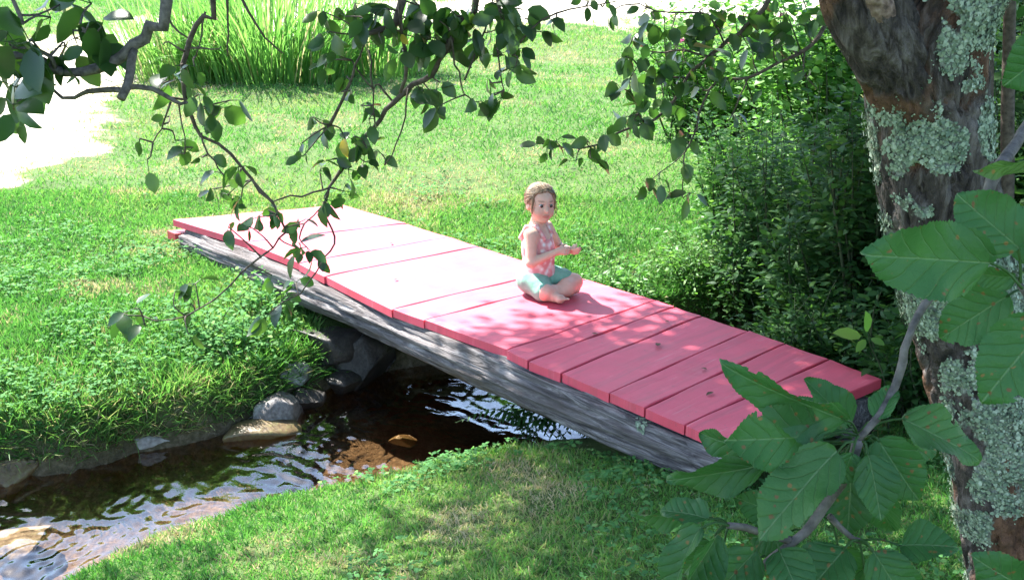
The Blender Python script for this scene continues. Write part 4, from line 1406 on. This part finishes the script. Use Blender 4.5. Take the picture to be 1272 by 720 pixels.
YS = .95
spray([([np.array([.97, 2.47, 1.70]), np.array([1.10, 2.1, 1.82]), np.array([1.05, 1.5, 1.62]), at_y(1420, 60, 1.15), at_y(1300, 130, 1.1), at_y(1255, 190, 1.05), at_y(1232, 225, 1.02), at_y(1205, 300, 1.02), at_y(1172, 345, 1.01), at_y(1148, 378, 1.0), at_y(1128, 420, .98), at_y(1112, 480, .97), at_y(1085, 525, .95), at_y(1066, 545, .95)], .0068, .003),
       ([at_y(1066, 545, .95), at_y(1050, 590, .95), at_y(1000, 660, .94), at_y(950, 700, .93), at_y(900, 760, .93)], .005, .004),
       ([at_y(985, 672, .94), at_y(957, 664, .93), at_y(925, 656, .92), at_y(905, 652, .91)], .004, .003),
       ([at_y(1030, 640, .95), at_y(1055, 665, .95), at_y(1068, 671, .95)], .003, .0025)],
      [(1066, 541, 1022, 541, 904, 548, 86, .95, .93, 8, .25, .08, .35),
       (1066, 541, 1052, 522, 905, 478, 58, .96, .93, 35, .7, .25, .30),
       (1066, 541, 1056, 530, 1002, 468, 46, .98, 1.0, -30, .4, .1, .25),
       (1066, 541, 1088, 520, 1112, 478, 34, .95, .97, 20, .4, .1, .3),
       (1066, 541, 1050, 535, 968, 500, 56, 1.02, 1.05, -25, .2, .1, .15),
       (1075, 545, 1090, 545, 1140, 622, 72, .95, .92, -10, .3, .15, .2),
       (1072, 548, 1078, 565, 1100, 645, 56, .93, .9, 20, .3, .2, .25),
       (1062, 552, 1058, 570, 1054, 668, 66, .98, .96, 5, .2, .15, .12),
       (1060, 548, 1040, 562, 938, 655, 82, .92, .88, -30, .2, .2, .62),
       (1060, 548, 960, 560, 862, 548, 52, 1.0, 1.04, 40, .4, .2, .1),
       (1060, 548, 950, 575, 826, 612, 48, 1.0, 1.02, 30, .4, .25, .12),
       (1072, 538, 1120, 520, 1228, 560, 66, .96, .94, 40, .25, .25, .7),
       (905, 652, 880, 645, 820, 625, 44, .92, .94, -35, .3, .2, .2),
       (905, 652, 872, 655, 806, 738, 50, .9, .88, -45, .5, .45, .25),
       (905, 652, 890, 662, 850, 745, 46, .92, .9, 30, .8, .2, .1),
       (957, 666, 940, 682, 880, 750, 60, .93, .9, 10, .3, .2, .3),
       (957, 668, 968, 682, 1000, 752, 62, .92, .88, 15, .3, .2, .35),
       (1066, 671, 1050, 680, 990, 748, 74, .93, .9, -15, .25, .2, .3),
       (1066, 671, 1120, 678, 1182, 668, 60, .94, .92, 35, .25, .35, .5),
       (1066, 671, 1085, 685, 1130, 752, 60, .93, .9, 10, .25, .2, .35),
       (905, 652, 850, 640, 782, 648, 34, .98, 1.0, 50, .4, .2, .25),
       (1066, 541, 1120, 560, 1178, 540, 46, 1.0, 1.02, -40, .3, .2, .3)]
      + [(hx_, hy_, hx_ + .35 * dx_, hy_ + .35 * dy_, hx_ + dx_, hy_ + dy_, w_, y_, y_ + dyy_, ro_, fo_, be_, ti_) for hx_, hy_, dx_, dy_, w_, y_, dyy_, ro_, fo_, be_, ti_ in (
          (1066, 541, -60, 95, 56, .99, .03, 15, .3, .2, .15), (1066, 541, 40, 130, 54, .98, .0, -20, .35, .2, .2), (1066, 541, -115, 40, 50, 1.01, .02, 25, .3, .15, .12), (1060, 550, -100, 110, 58, 1.0, .02, -15, .35, .2, .2),
          (1066, 541, 75, 40, 48, 1.0, .0, 10, .3, .2, .3), (1000, 660, -70, 10, 50, .98, .0, 20, .3, .2, .2), (1000, 660, -40, 75, 52, .96, .0, -15, .3, .2, .25), (1030, 645, 30, 90, 54, .97, .0, 10, .3, .2, .2),
          (905, 652, -60, 60, 44, .96, .0, -10, .5, .3, .15), (905, 652, -20, 85, 46, .95, .0, 25, .6, .3, .9), (950, 690, -60, 50, 50, .95, .0, 5, .3, .2, .25), (1066, 671, 20, 95, 54, .96, .0, -10, .3, .2, .2), (1066, 671, 80, 70, 50, .96, .0, 15, .3, .25, .3),
          (1060, 545, -140, -15, 52, 1.02, .02, -20, .3, .2, .1), (1066, 541, -20, 60, 40, .93, -.01, 30, .4, .2, .55), (1010, 650, -95, -30, 46, 1.0, .0, 10, .3, .2, .15))],
      MAT_GREYTWIG, 31)
spray([([np.array([1.05, 1.5, 1.62]), at_y(1440, 240, 1.0), at_y(1330, 380, .96), at_y(1285, 372, .93), at_y(1268, 355, .92)], .008, .0025)],
      [(1270, 358, 1228, 326, 1078, 318, 92, .90, .87, 5, .2, .06, .38),
       (1268, 355, 1265, 308, 1192, 242, 74, .92, .93, -10, .2, .1, .45),
       (1275, 365, 1254, 366, 1166, 420, 70, .95, .96, -5, .2, .12, .5),
       (1290, 385, 1300, 400, 1222, 498, 92, .88, .86, 5, .2, .1, .42),
       (1268, 355, 1262, 345, 1205, 340, 30, .93, .94, 30, .4, .1, .6),
       (1290, 210, 1290, 195, 1215, 222, 26, 1.0, 1.0, 50, .3, .2, .9),
       (1330, 60, 1318, 50, 1250, 108, 70, .9, .9, 20, .2, .1, .15),
       (1300, 760, 1290, 740, 1216, 700, 70, .85, .84, 15, .2, .2, .3),
       (1275, 365, 1280, 330, 1300, 240, 70, .93, .95, 10, .2, .1, .3)],
      MAT_GREYTWIG, 32)

# ---- crown overhead: leaf clumps on side twigs, above and left of the trunk, between the sun and the right half of the scene
rc = np.random.default_rng(9)
LP = np.vstack(LIMBS + [smooth_path(L1[2:], .05, .1)[0]])


def shade_wish(x, y):
    """how leafy the crown is above the spot whose shadow would fall at x, y"""
    r_deck = sstep(-.30, .25, (x - .55) * .67 - (y - 5.15) * .74)      # along the deck towards its right end
    near = np.maximum(.20 * sstep(5.1, 4.5, y) * sstep(-2.4, -.9, x), .95 * sstep(4.3, 3.3, y) * sstep(.1, .8, x))
    back = 1.0 * sstep(.9, 1.5, x) * sstep(9.5, 7.5, y)
    return np.maximum.reduce([1.6 * r_deck * (x > -.25) * (y < 6.2), near, back])


B, D, N_, Ls, Ws = [], [], [], [], []
g = Geo()
made = 0
for _ in range(30000):
    if made >= 780: break
    x, y = rc.uniform(-1.8, 4.4), rc.uniform(-1.2, 8.8)
    if rc.random() * 1.6 > shade_wish(np.array(x), np.array(y)): continue
    if np.hypot(x - .36, y - 5.42) < .58: continue      # a gap through which the sun reaches the child
    z0 = rc.uniform(2.6, 5.2)
    c = np.array([x, y, -.2]) + SUN_L * (z0 + .2) / SUN_L[2]
    if c[2] < 1.95 - .06 * max(c[1], 0) + .2: continue
    made += 1
    j = np.argmin(np.linalg.norm(LP - c, axis=1) + rc.uniform(0, .3, len(LP)))
    mid_ = (LP[j] + c) / 2 + rc.normal(0, .12, 3)
    Pp, rr = smooth_path([LP[j], mid_, c], [.014, .009, .003], .12)
    tube(g, Pp, rr, 6, .5)
    n = int(rc.integers(34, 60))
    pts = c + rc.normal(0, 1, (n, 3)) * np.array([.26, .26, .14])
    B.append(pts); D.append(rc.normal(0, 1, (n, 3)) + [0, 0, -.4]); N_.append(rc.normal(0, .6, (n, 3)) + [0, 0, 1])
    Ls.append(rc.uniform(.06, .095, n)); Ws.append(rc.uniform(.038, .058, n))
for _ in range(150):                                    # extra unseen leaf clumps added to shade the right half of the bridge
    u_, w_ = rc.uniform(0, 1), rc.uniform(-.25, 1.2)
    pn, pf = NE[6] + (NE[-1] - NE[6]) * u_, FE[5] + (FE[-1] - FE[5]) * u_
    t2 = pn + (pf - pn) * w_
    if np.linalg.norm(t2 - np.array([.28, 5.52])) < .55 or rc.random() > .45 + u_: continue
    if min(np.linalg.norm(t2 - at_z(785, 445, 0)[:2]), np.linalg.norm(t2 - at_z(800, 405, 0)[:2]), np.linalg.norm(t2 - at_z(1060, 465, 0)[:2])) < .10: continue
    c = np.array([t2[0], t2[1], 0]) + SUN_L * rc.uniform(4.6, 7.0)
    j = np.argmin(np.linalg.norm(LP - c, axis=1))
    Pp, rr = smooth_path([LP[j], (LP[j] + c) / 2 + rc.normal(0, .1, 3), c], [.012, .008, .003], .14)
    tube(g, Pp, rr, 6, .5)
    n = 46
    B.append(c + rc.normal(0, 1, (n, 3)) * np.array([.2, .2, .14])); D.append(rc.normal(0, 1, (n, 3)) + [0, 0, -.4]); N_.append(rc.normal(0, .6, (n, 3)) + [0, 0, 1])
    Ls.append(rc.uniform(.065, .10, n)); Ws.append(rc.uniform(.042, .062, n))
for _ in range(75):                                     # unseen clumps added sunward of the near sprays to keep them shaded
    tx, ty, tz = rc.uniform(.1, 1.2), rc.uniform(.75, 1.15), rc.uniform(.8, 1.8)
    c = np.array([tx, ty, tz]) + SUN_L * rc.uniform(1.3, 3.2)
    j = np.argmin(np.linalg.norm(LP - c, axis=1))
    Pp, rr = smooth_path([LP[j], (LP[j] + c) / 2 + rc.normal(0, .08, 3), c], [.010, .007, .003], .12)
    tube(g, Pp, rr, 6, .5)
    n = 40
    B.append(c + rc.normal(0, 1, (n, 3)) * np.array([.2, .2, .12])); D.append(rc.normal(0, 1, (n, 3)) + [0, 0, -.4]); N_.append(rc.normal(0, .6, (n, 3)) + [0, 0, 1])
    Ls.append(rc.uniform(.06, .09, n)); Ws.append(rc.uniform(.038, .055, n))
B, D, N_, Ls, Ws = (np.concatenate(q_) for q_ in (B, D, N_, Ls, Ws))
crown = g.build('crown', MAT_TWIG, tree)
gl_ = Geo()
leaves(gl_, T_SIMPLE, B, D, N_, Ls, Ws, rc.beta(2, 2, len(B)) * .9, .1)
gl_.build('foliage', MAT_APPLE, crown)

# ------------------------------------------------------------------ shrubs and weeds
def ground_at(x, y):
    return float(ground_h(np.array([x]), np.array([y]))[0])


def shrub(name, label, cat, x, y, rx, ry, h, nst, nlf, ll, mat, seed, tpl=T_LANCE, wr=.38, lean=.35, group=None, flower=0, bush=1.0, twig=True, zmin=.08):
    rng = np.random.default_rng(seed)
    z0 = max(ground_at(x, y), WZ)
    root = empty(name, label, cat, group)
    root.location = (x, y, z0)
    g, B, D, N_, Ls, T_ = Geo(), [], [], [], [], []
    tips = []
    for _ in range(nst):
        a = rng.uniform(0, 6.283); r0 = rng.uniform(0, .55) ** .5 * .75
        b = np.array([math.cos(a) * rx * r0, math.sin(a) * ry * r0, 0])
        b[2] = max(ground_at(x + b[0], y + b[1]), WZ - .1) - z0 - .03
        hh = h * rng.uniform(.5, 1.05) * (1 - .35 * r0)
        tip = b + np.array([math.cos(a) * rx * lean * rng.uniform(.3, 1.3), math.sin(a) * ry * lean * rng.uniform(.3, 1.3), hh]) + rng.normal(0, .08, 3)
        mid_ = b * .6 + tip * .4 + np.array([0, 0, hh * .12]) + rng.normal(0, .05, 3)
        Pp, rr = smooth_path([b, mid_, tip], [.006 * h + .002, .004 * h + .001, .0012], .08)
        if twig: tube(g, Pp, rr, 5, .5, False)
        tips.append(tip)
        t = rng.uniform(zmin, 1, nlf) ** .8
        k = np.clip((t * (len(Pp) - 1)).astype(int), 0, len(Pp) - 1)
        az = rng.uniform(0, 6.283, nlf)
        d = np.stack([np.cos(az), np.sin(az), rng.normal(.25, .35, nlf)], -1)
        base = Pp[k] + d * rng.uniform(0, .13 * bush, nlf)[:, None] + rng.normal(0, .02, (nlf, 3))
        B.append(base); D.append(d); N_.append(np.stack([np.zeros(nlf), np.zeros(nlf), np.ones(nlf)], -1) + rng.normal(0, .45, (nlf, 3)))
        Ls.append(ll * rng.uniform(.55, 1.2, nlf)); T_.append(np.clip(rng.normal(.45, .22, nlf) + .2 * (t - .5), 0, 1))
    B, D, N_, Ls, T_ = (np.concatenate(q_) for q_ in (B, D, N_, Ls, T_))
    if twig: g.build('stems', MAT_STEM, root)
    gl_ = Geo()
    leaves(gl_, tpl, B, D, N_, Ls, Ls * wr * 1.25 * rng.uniform(.75, 1.25, len(Ls)), T_, .15)
    gl_.build('foliage', mat, root)
    if flower:
        gf = Geo()
        mf = bpy.data.materials.get('pink_petals') or M('pink_petals', .6).col((.62, .22, .42)).m
        for tp in [tips[q_] for q_ in rng.choice(len(tips), flower, False)]:
            n = 14
            leaves(gf, T_SIMPLE, np.repeat(tp[None], n, 0), rand_dirs(n, rng) + [0, 0, .5], rand_dirs(n, rng), np.full(n, .035), np.full(n, .016), np.full(n, .5))
        gf.build('blossom', mf, root)
    return root


G1 = 'shrubs crowding the stream behind the bridge'
shrub('shrub', 'dense dark green shrub filling the corner between bridge end and trunk', 'shrub', 1.95, 5.95, .72, .55, 1.85, 95, 210, .062, MAT_BUSH, 41, group=G1)
shrub('shrub', 'dark leafy shrub half hidden behind the lichen covered trunk', 'shrub', 2.75, 5.3, .7, .7, 2.3, 70, 170, .07, MAT_BUSH, 42, group=G1)
shrub('shrub', 'mid green willowy shrub just left of the dense dark one, over the water', 'shrub', 1.72, 6.75, .55, .5, 1.5, 75, 190, .058, MAT_BUSH, 43, group=G1)
shrub('shrub', 'bright yellow green bush in sun high behind the dark shrub', 'shrub', 2.7, 9.4, 1.2, .8, 1.9, 70, 130, .075, MAT_BUSH_LIGHT, 44, T_OVATE, .6, group=G1)
shrub('shrub', 'light green flowering bush with pink blossoms behind the apple branch', 'shrub', 1.75, 10.4, .75, .6, 1.5, 55, 110, .075, MAT_BUSH_LIGHT, 45, flower=5, group=G1)
shrub('shrub', 'tall dark shrub at the right edge, seen past the trunk', 'shrub', 3.7, 7.2, 1.0, .8, 2.6, 70, 120, .085, MAT_BUSH, 46, group=G1)
shrub('shrub', 'tallest bush in the shade behind the bright yellow green bush', 'shrub', 4.6, 11.5, 1.5, 1.0, 3.0, 70, 120, .10, MAT_BUSH, 47, T_OVATE, .55, group=G1)
shrub('shrub', 'bushy dark green plant behind the fork, right of the trunk', 'shrub', 2.35, 4.1, .5, .4, 1.7, 55, 150, .065, MAT_BUSH, 48, group=G1)
G2 = 'weeds along the far side of the bridge'
shrub('weed_clump', 'sunlit feathery weeds on the stream bank right of the child', 'weeds', 1.14, 6.95, .30, .24, .30, 60, 50, .036, MAT_BUSH_LIGHT, 51, wr=.28, group=G2)
shrub('weed_clump', 'low dark weeds pressed against the far edge of the deck', 'weeds', 1.42, 5.42, .34, .20, .55, 60, 90, .045, MAT_BUSH, 52, group=G2)
shrub('weed_clump', 'tall half lit weeds between the feathery weeds and the dark shrub', 'weeds', 1.52, 7.5, .40, .35, 1.0, 70, 110, .052, MAT_BUSH_LIGHT, 53, wr=.3, group=G2)
shrub('weed_clump', 'shaded weeds growing at the right end of the deck beside the trunk', 'weeds', 1.85, 4.75, .4, .3, .75, 50, 70, .055, MAT_BUSH, 54, group=G2)
shrub('weed_clump', 'small lit weeds at the bank just behind the middle of the deck', 'weeds', .60, 6.62, .25, .15, .30, 30, 40, .045, MAT_BUSH_LIGHT, 55, wr=.3, group=G2)
shrub('weed_clump', 'lush weeds overhanging the water beside the pale wedge rock', 'weeds', -1.42, 5.72, .28, .20, .15, 50, 30, .032, MAT_CLOVER, 56, T_SIMPLE, .55, group=G2)
shrub('weed_clump', 'shady weeds under the left end of the log beam', 'weeds', -1.32, 6.12, .28, .14, .17, 36, 30, .034, MAT_CLOVER, 57, T_SIMPLE, .5, group=G2)

# two dark slim stems at the right edge, with their own crown out of frame
sap = empty('sapling', 'slim dark twin stemmed sapling at the right edge behind the trunk', 'tree')
g = Geo()
for a_, b_ in ((1228, 1226), (1248, 1252)):
    Pp, rr = smooth_path([at_y(a_, 420, 4.0) + [0, 0, -.6], at_y(a_, 300, 4.0), at_y(b_, 120, 4.0), at_y(b_ + 4, -80, 4.0), at_y(b_ + 8, -320, 4.05)], [.03, .025, .022, .018, .006], .05)
    tube(g, Pp, rr, 10, .5)
g.build('trunk', MAT_TWIG, sap)
c0 = at_y(1245, -300, 4.0)
nn = 1500
gl_ = Geo()
leaves(gl_, T_SIMPLE, c0 + RNG.normal(0, 1, (nn, 3)) * [.35, .35, .45], RNG.normal(0, 1, (nn, 3)), RNG.normal(0, .5, (nn, 3)) + [0, 0, 1], RNG.uniform(.05, .08, nn), RNG.uniform(.03, .045, nn), RNG.uniform(.1, .7, nn))
gl_.build('crown', MAT_BUSH, sap)

# seedling with a few bright leaves by the deck end
sd = empty('seedling', 'small bright green seedling against the dark shrub at the right deck end', 'plant')
b0 = at_y(1100, 470, 4.55)
sd.location = (b0[0], b0[1], ground_at(b0[0], b0[1]))
g = Geo(); gl_ = Geo()
w0 = np.array(sd.location)
stem = [at_y(1108, 520, 4.55) - w0, at_y(1098, 470, 4.55) - w0, at_y(1080, 425, 4.5) - w0, at_y(1082, 405, 4.48) - w0]
stem[0][2] = -.03
Pp, rr = smooth_path(stem, [.004, .003, .002, .001], .02)
tube(g, Pp, rr, 6, .5); g.build('stem', MAT_STEM, sd)
tp = at_y(1078, 418, 4.5) - w0
tips_ = np.array([at_y(*q_, 4.45) - w0 for q_ in ((1037, 413), (1076, 388), (1098, 428), (1064, 436))])
Bq = np.repeat(tp[None], 4, 0)
leaves(gl_, T_OVATE, Bq + (tips_ - Bq) * .2, tips_ - Bq, np.tile([[.1, -.7, .7]], (4, 1)), np.linalg.norm(tips_ - Bq, axis=1) * .85, np.array([.055, .05, .035, .035]), np.array([.8, .5, .6, .6]))
gl_.build('foliage', MAT_BUSH_LIGHT, sd)

# fern at the near bank under the log
fern = empty('fern', 'dark green fern drooping from the near bank under the log', 'fern')
fb = np.array([.17, 4.93, ground_at(.17, 4.93) + .01])
fern.location = fb
rf = np.random.default_rng(71)
for k_ in range(22):
    g = Geo()
    a = rf.uniform(2.2, 4.6) if k_ < 9 else rf.uniform(-.8, 6)
    L_ = rf.uniform(.22, .42)
    base = np.array([rf.uniform(-.14, .30), rf.uniform(-.03, .05), 0])
    tip = base + np.array([math.cos(a) * L_, abs(math.sin(a)) * L_ * .35 - .03, rf.uniform(.02, .15)])
    mid_ = (base + tip) / 2 + [0, 0, .10]
    Pp, rr = smooth_path([base, mid_, tip], [.002, .0015, .0008], .010)
    tube(g, Pp, rr, 4, .5, False)
    Pp = Pp[::3]
    dd = norm(np.gradient(Pp, axis=0))
    up = np.array([0, 0, 1.]); sd_ = norm(np.cross(dd, up))
    f = np.linspace(0, 1, len(Pp)); ln_ = .062 * np.sin(np.pi * (f * .85 + .12))
    for s_ in (-1, 1):
        leaves(g, T_LANCE, Pp, sd_ * s_ + dd * .45 + [0, 0, -.15], np.tile(up, (len(Pp), 1)) + rf.normal(0, .15, (len(Pp), 3)), ln_, ln_ * .27, rf.uniform(.2, .7, len(Pp)), .2)
    g.build('frond', MAT_BUSH, fern)

# tall grass clumps at the top left
def reed_clump(label, x, y, r, h, n, seed, tlo, thi):
    rng = np.random.default_rng(seed)
    a, rr = rng.uniform(0, 6.283, n), r * np.sqrt(rng.uniform(0, 1, n))
    bx, by = x + np.cos(a) * rr * 1.3, y + np.sin(a) * rr * .7
    bz = ground_h(bx, by) - .02
    g = Geo()
    d = np.stack([np.cos(a) * .18 * rr / r + rng.normal(0, .12, n), np.sin(a) * .18 * rr / r + rng.normal(0, .12, n), np.ones(n)], -1)
    nn_ = np.stack([np.cos(a), np.sin(a), np.zeros(n)], -1) + rng.normal(0, .5, (n, 3))
    L_ = h * rng.uniform(.55, 1.15, n)
    out = np.stack([np.cos(a) * .7, np.sin(a) * .7, -np.ones(n) * .8], -1)
    leaves(g, T_LONG, np.stack([bx - x, by - y, bz - bz.mean()], -1), d, nn_, L_, rng.uniform(.010, .022, n), np.where(rng.random(n) < .09, 1, rng.uniform(tlo, thi, n)), rng.beta(1.2, 2.2, n) * .95, gravity=out)
    o = g.build('tall_grass', MAT_REED)
    o.location = (x, y, bz.mean())
    return tag(o, label, 'tall grass', 'tall grass clumps on the far lawn')


reed_clump('pale yellowish clump of tall strappy grass beside the dry track', -3.75, 13.9, .55, 1.15, 700, 81, .4, .95)
reed_clump('large deep green clump of tall strappy grass on the far lawn', -2.75, 13.7, .72, 1.45, 1200, 82, .15, .85)
reed_clump('loose clump of tall grass behind the centre of the hanging leaves', -1.75, 14.3, .6, 1.1, 600, 83, .2, .8)

# fallen leaves and bits on the deck
rfl = np.random.default_rng(91)
m = M('dry_leaf', .8, .2); m.col(m.ramp(m.noise(60, 3, m.coord()), [(.3, (.05, .03, .02)), (.7, (.16, .09, .05))]))
spots = [('curled brown leaf lying on the deck beyond the two pale light patches', 817, 430, .05), ('tiny dry leaf near the far edge of the deck right of the child', 831, 400, .026),
         ('crumpled brown leaf on the deck close to the big green leaf', 886, 487, .04), ('small twig like leaf on the deck behind the big green leaf', 878, 459, .03),
         ('dry speck of leaf on the middle of the pale left deck', 486, 303, .03), ('dry speck of leaf on the deck left of the child near a seam', 490, 348, .028),
         ('brown leaf scrap on the deck in front of the child', 735, 414, .03)]
for lab, px, py, sz in spots:
    c = at_z(px, py, .004)
    g = Geo()
    leaves(g, T_OVATE, np.zeros((1, 3)), rfl.normal(0, 1, (1, 3)) * [1, 1, 0], np.array([[0, 0, 1.]]), np.array([sz]), np.array([sz * .5]), np.array([.5]), .05)
    o = g.build('fallen_leaf', m.m); o.location = c + [0, 0, .002]
    tag(o, lab, 'leaf', 'dry leaf scraps on the deck')

# ------------------------------------------------------------------ grass
rg = np.random.default_rng(101)
DECK = np.vstack([NE, FE[::-1]])


def scatter(n, y0, y1, p=1.0):
    """points in a wedge in front of the camera, density falling with distance"""
    u = rg.random(n)
    e = 1 - p + 1
    y = (y0 ** e + u * (y1 ** e - y0 ** e)) ** (1 / e)
    x = rg.uniform(-1, 1, n) * (.47 * y + 1.0)
    return np.stack([x, y], -1)


P = np.vstack([scatter(330000, 2.0, 26, 1.35), scatter(240000, 2.4, 8.5, .9)])
# bank edge gets a denser fringe
PB = scatter(260000, 2.4, 8.5, .5)
db, fb_ = stream_field(PB)
PB = PB[(db > .0) & (db < .30)]
P = np.vstack([P, PB])
d, far = stream_field(P)
pm = path_mask(P)
ok = (d > np.where(far, .02, .0)) & (rg.random(len(P)) > np.clip(pm * 1.1, 0, .95)) & ~inside(P, DECK)
# shade kills the turf right under the shrubs
ok &= ~((P[:, 0] > 1.5) & (P[:, 1] > 5.2) & (P[:, 1] < 8) & (rg.random(len(P)) < .7))
P, d, far, pm = P[ok], d[ok], far[ok], pm[ok]
n = len(P)
z = ground_h(P[:, 0], P[:, 1])
dist = np.linalg.norm(P, axis=1)
lush = far & (P[:, 1] < 8.2)
lushw = sstep(1.8, .3, d) * lush * (P[:, 0] < .4)
clump = fbm(P * 2.6, 3, 111)
h = rg.uniform(.6, 1.25, n) * np.where(far, .045 + .035 * lushw, .040) * (0.7 + .7 * clump) * (1 + .03 * dist)
edge = sstep(.16, .03, d)
h = h * (1 + .7 * edge)
w = (.0024 + .00052 * dist) * rg.uniform(.7, 1.3, n)
a = rg.uniform(0, 6.283, n)
dirs = np.stack([np.cos(a) * .5, np.sin(a) * .5, np.ones(n)], -1) * np.array([1, 1, 1.]) + rg.normal(0, .28, (n, 3))
dirs[:, 2] = np.abs(dirs[:, 2]) + .2
# fringe leans over the water
c_near = np.where(far[:, None], np.array([[.55, -.8, -.25]]), np.array([[-.5, .8, 0]]))
dirs = dirs + c_near * (edge * .8)[:, None]
nn_ = np.stack([np.cos(a + 1.6), np.sin(a + 1.6), np.full(n, .35)], -1) + rg.normal(0, .3, (n, 3))
patch = fbm(P * .9, 4, 121) + .16 * lushw + .10 * (~far)
tint = np.clip(.34 + .16 * sstep(6.0, 9.0, P[:, 1]) + (patch - .5) * 1.1 + rg.normal(0, .16, n), 0, .86)
dry = sstep(.60, .74, fbm(P * 1.5 + 40, 4, 131))
for (px, py, s_) in ((560, 236, .75), (505, 262, .5), (655, 205, .4), (690, 610, .22), (560, 652, .18), (330, 668, .18), (20, 640, .1), (40, 205, .8), (300, 290, .35)):
    c = at_z(px, py, -.25)[:2]
    dry = np.maximum(dry, .95 * sstep(s_, .15 * s_, np.linalg.norm((P - c) * [1, .7], axis=1) + (fbm(P * 5, 2, 133) - .5) * s_ * .8))
dry = dry * (1 - .8 * sstep(1.1, .5, d) * far)
dry = np.maximum(dry, sstep(.0, .45, pm))
isdry = rg.random(n) < dry * .80 + .03
tint = np.where(isdry, rg.uniform(.82, 1, n), np.clip(tint + .22 * dry, 0, 1))
h = np.where(isdry, h * .75, h)
g = Geo()
leaves(g, T_BLADE, np.stack([P[:, 0], P[:, 1], z - .004], -1), dirs, nn_, h, w, tint, rg.uniform(.1, .6, n), gravity=np.array([0, 0, -1.]))
tag(g.build('lawn_grass', MAT_GRASS), kind='stuff')

# clover and broad leaved ground cover, mostly on the lush left bank
P = np.vstack([scatter(150000, 4.0, 10, .9), scatter(50000, 2.4, 5.2, .5)])
d, far = stream_field(P)
pm = path_mask(P)
dens = np.where(far, sstep(3.6, .3, d) * sstep(.9, -.6, P[:, 0]) * .5 * sstep(.46, .64, fbm(P * 1.6, 3, 141)), .22 * sstep(.5, .7, fbm(P * 2.2, 3, 142)))
ok = (d > .02) & (rg.random(len(P)) < dens) & (pm < .3) & ~inside(P, DECK)
P, d, far = P[ok], d[ok], far[ok]
n = len(P)
z = ground_h(P[:, 0], P[:, 1]) + rg.uniform(.015, .085, n) * np.where(far, 1, .6)
g = Geo()
a = rg.uniform(0, 6.283, n)
B, D, N_, L_, T_ = [], [], [], [], []
up = np.array([0, 0, 1.]) + rg.normal(0, .38, (n, 3))
for k_ in range(3):
    aa = a + k_ * 2.094
    B.append(np.stack([P[:, 0], P[:, 1], z], -1)); D.append(np.stack([np.cos(aa), np.sin(aa), rg.normal(.1, .2, n)], -1)); N_.append(up)
    L_.append(rg.uniform(.012, .026, n)); T_.append(np.clip(rg.normal(.45, .25, n), 0, 1))
B, D, N_, L_, T_ = (np.concatenate(q_) for q_ in (B, D, N_, L_, T_))
leaves(g, T_SIMPLE, B, D, N_, L_, L_ * .75, T_)
tag(g.build('clover', MAT_CLOVER), kind='stuff')
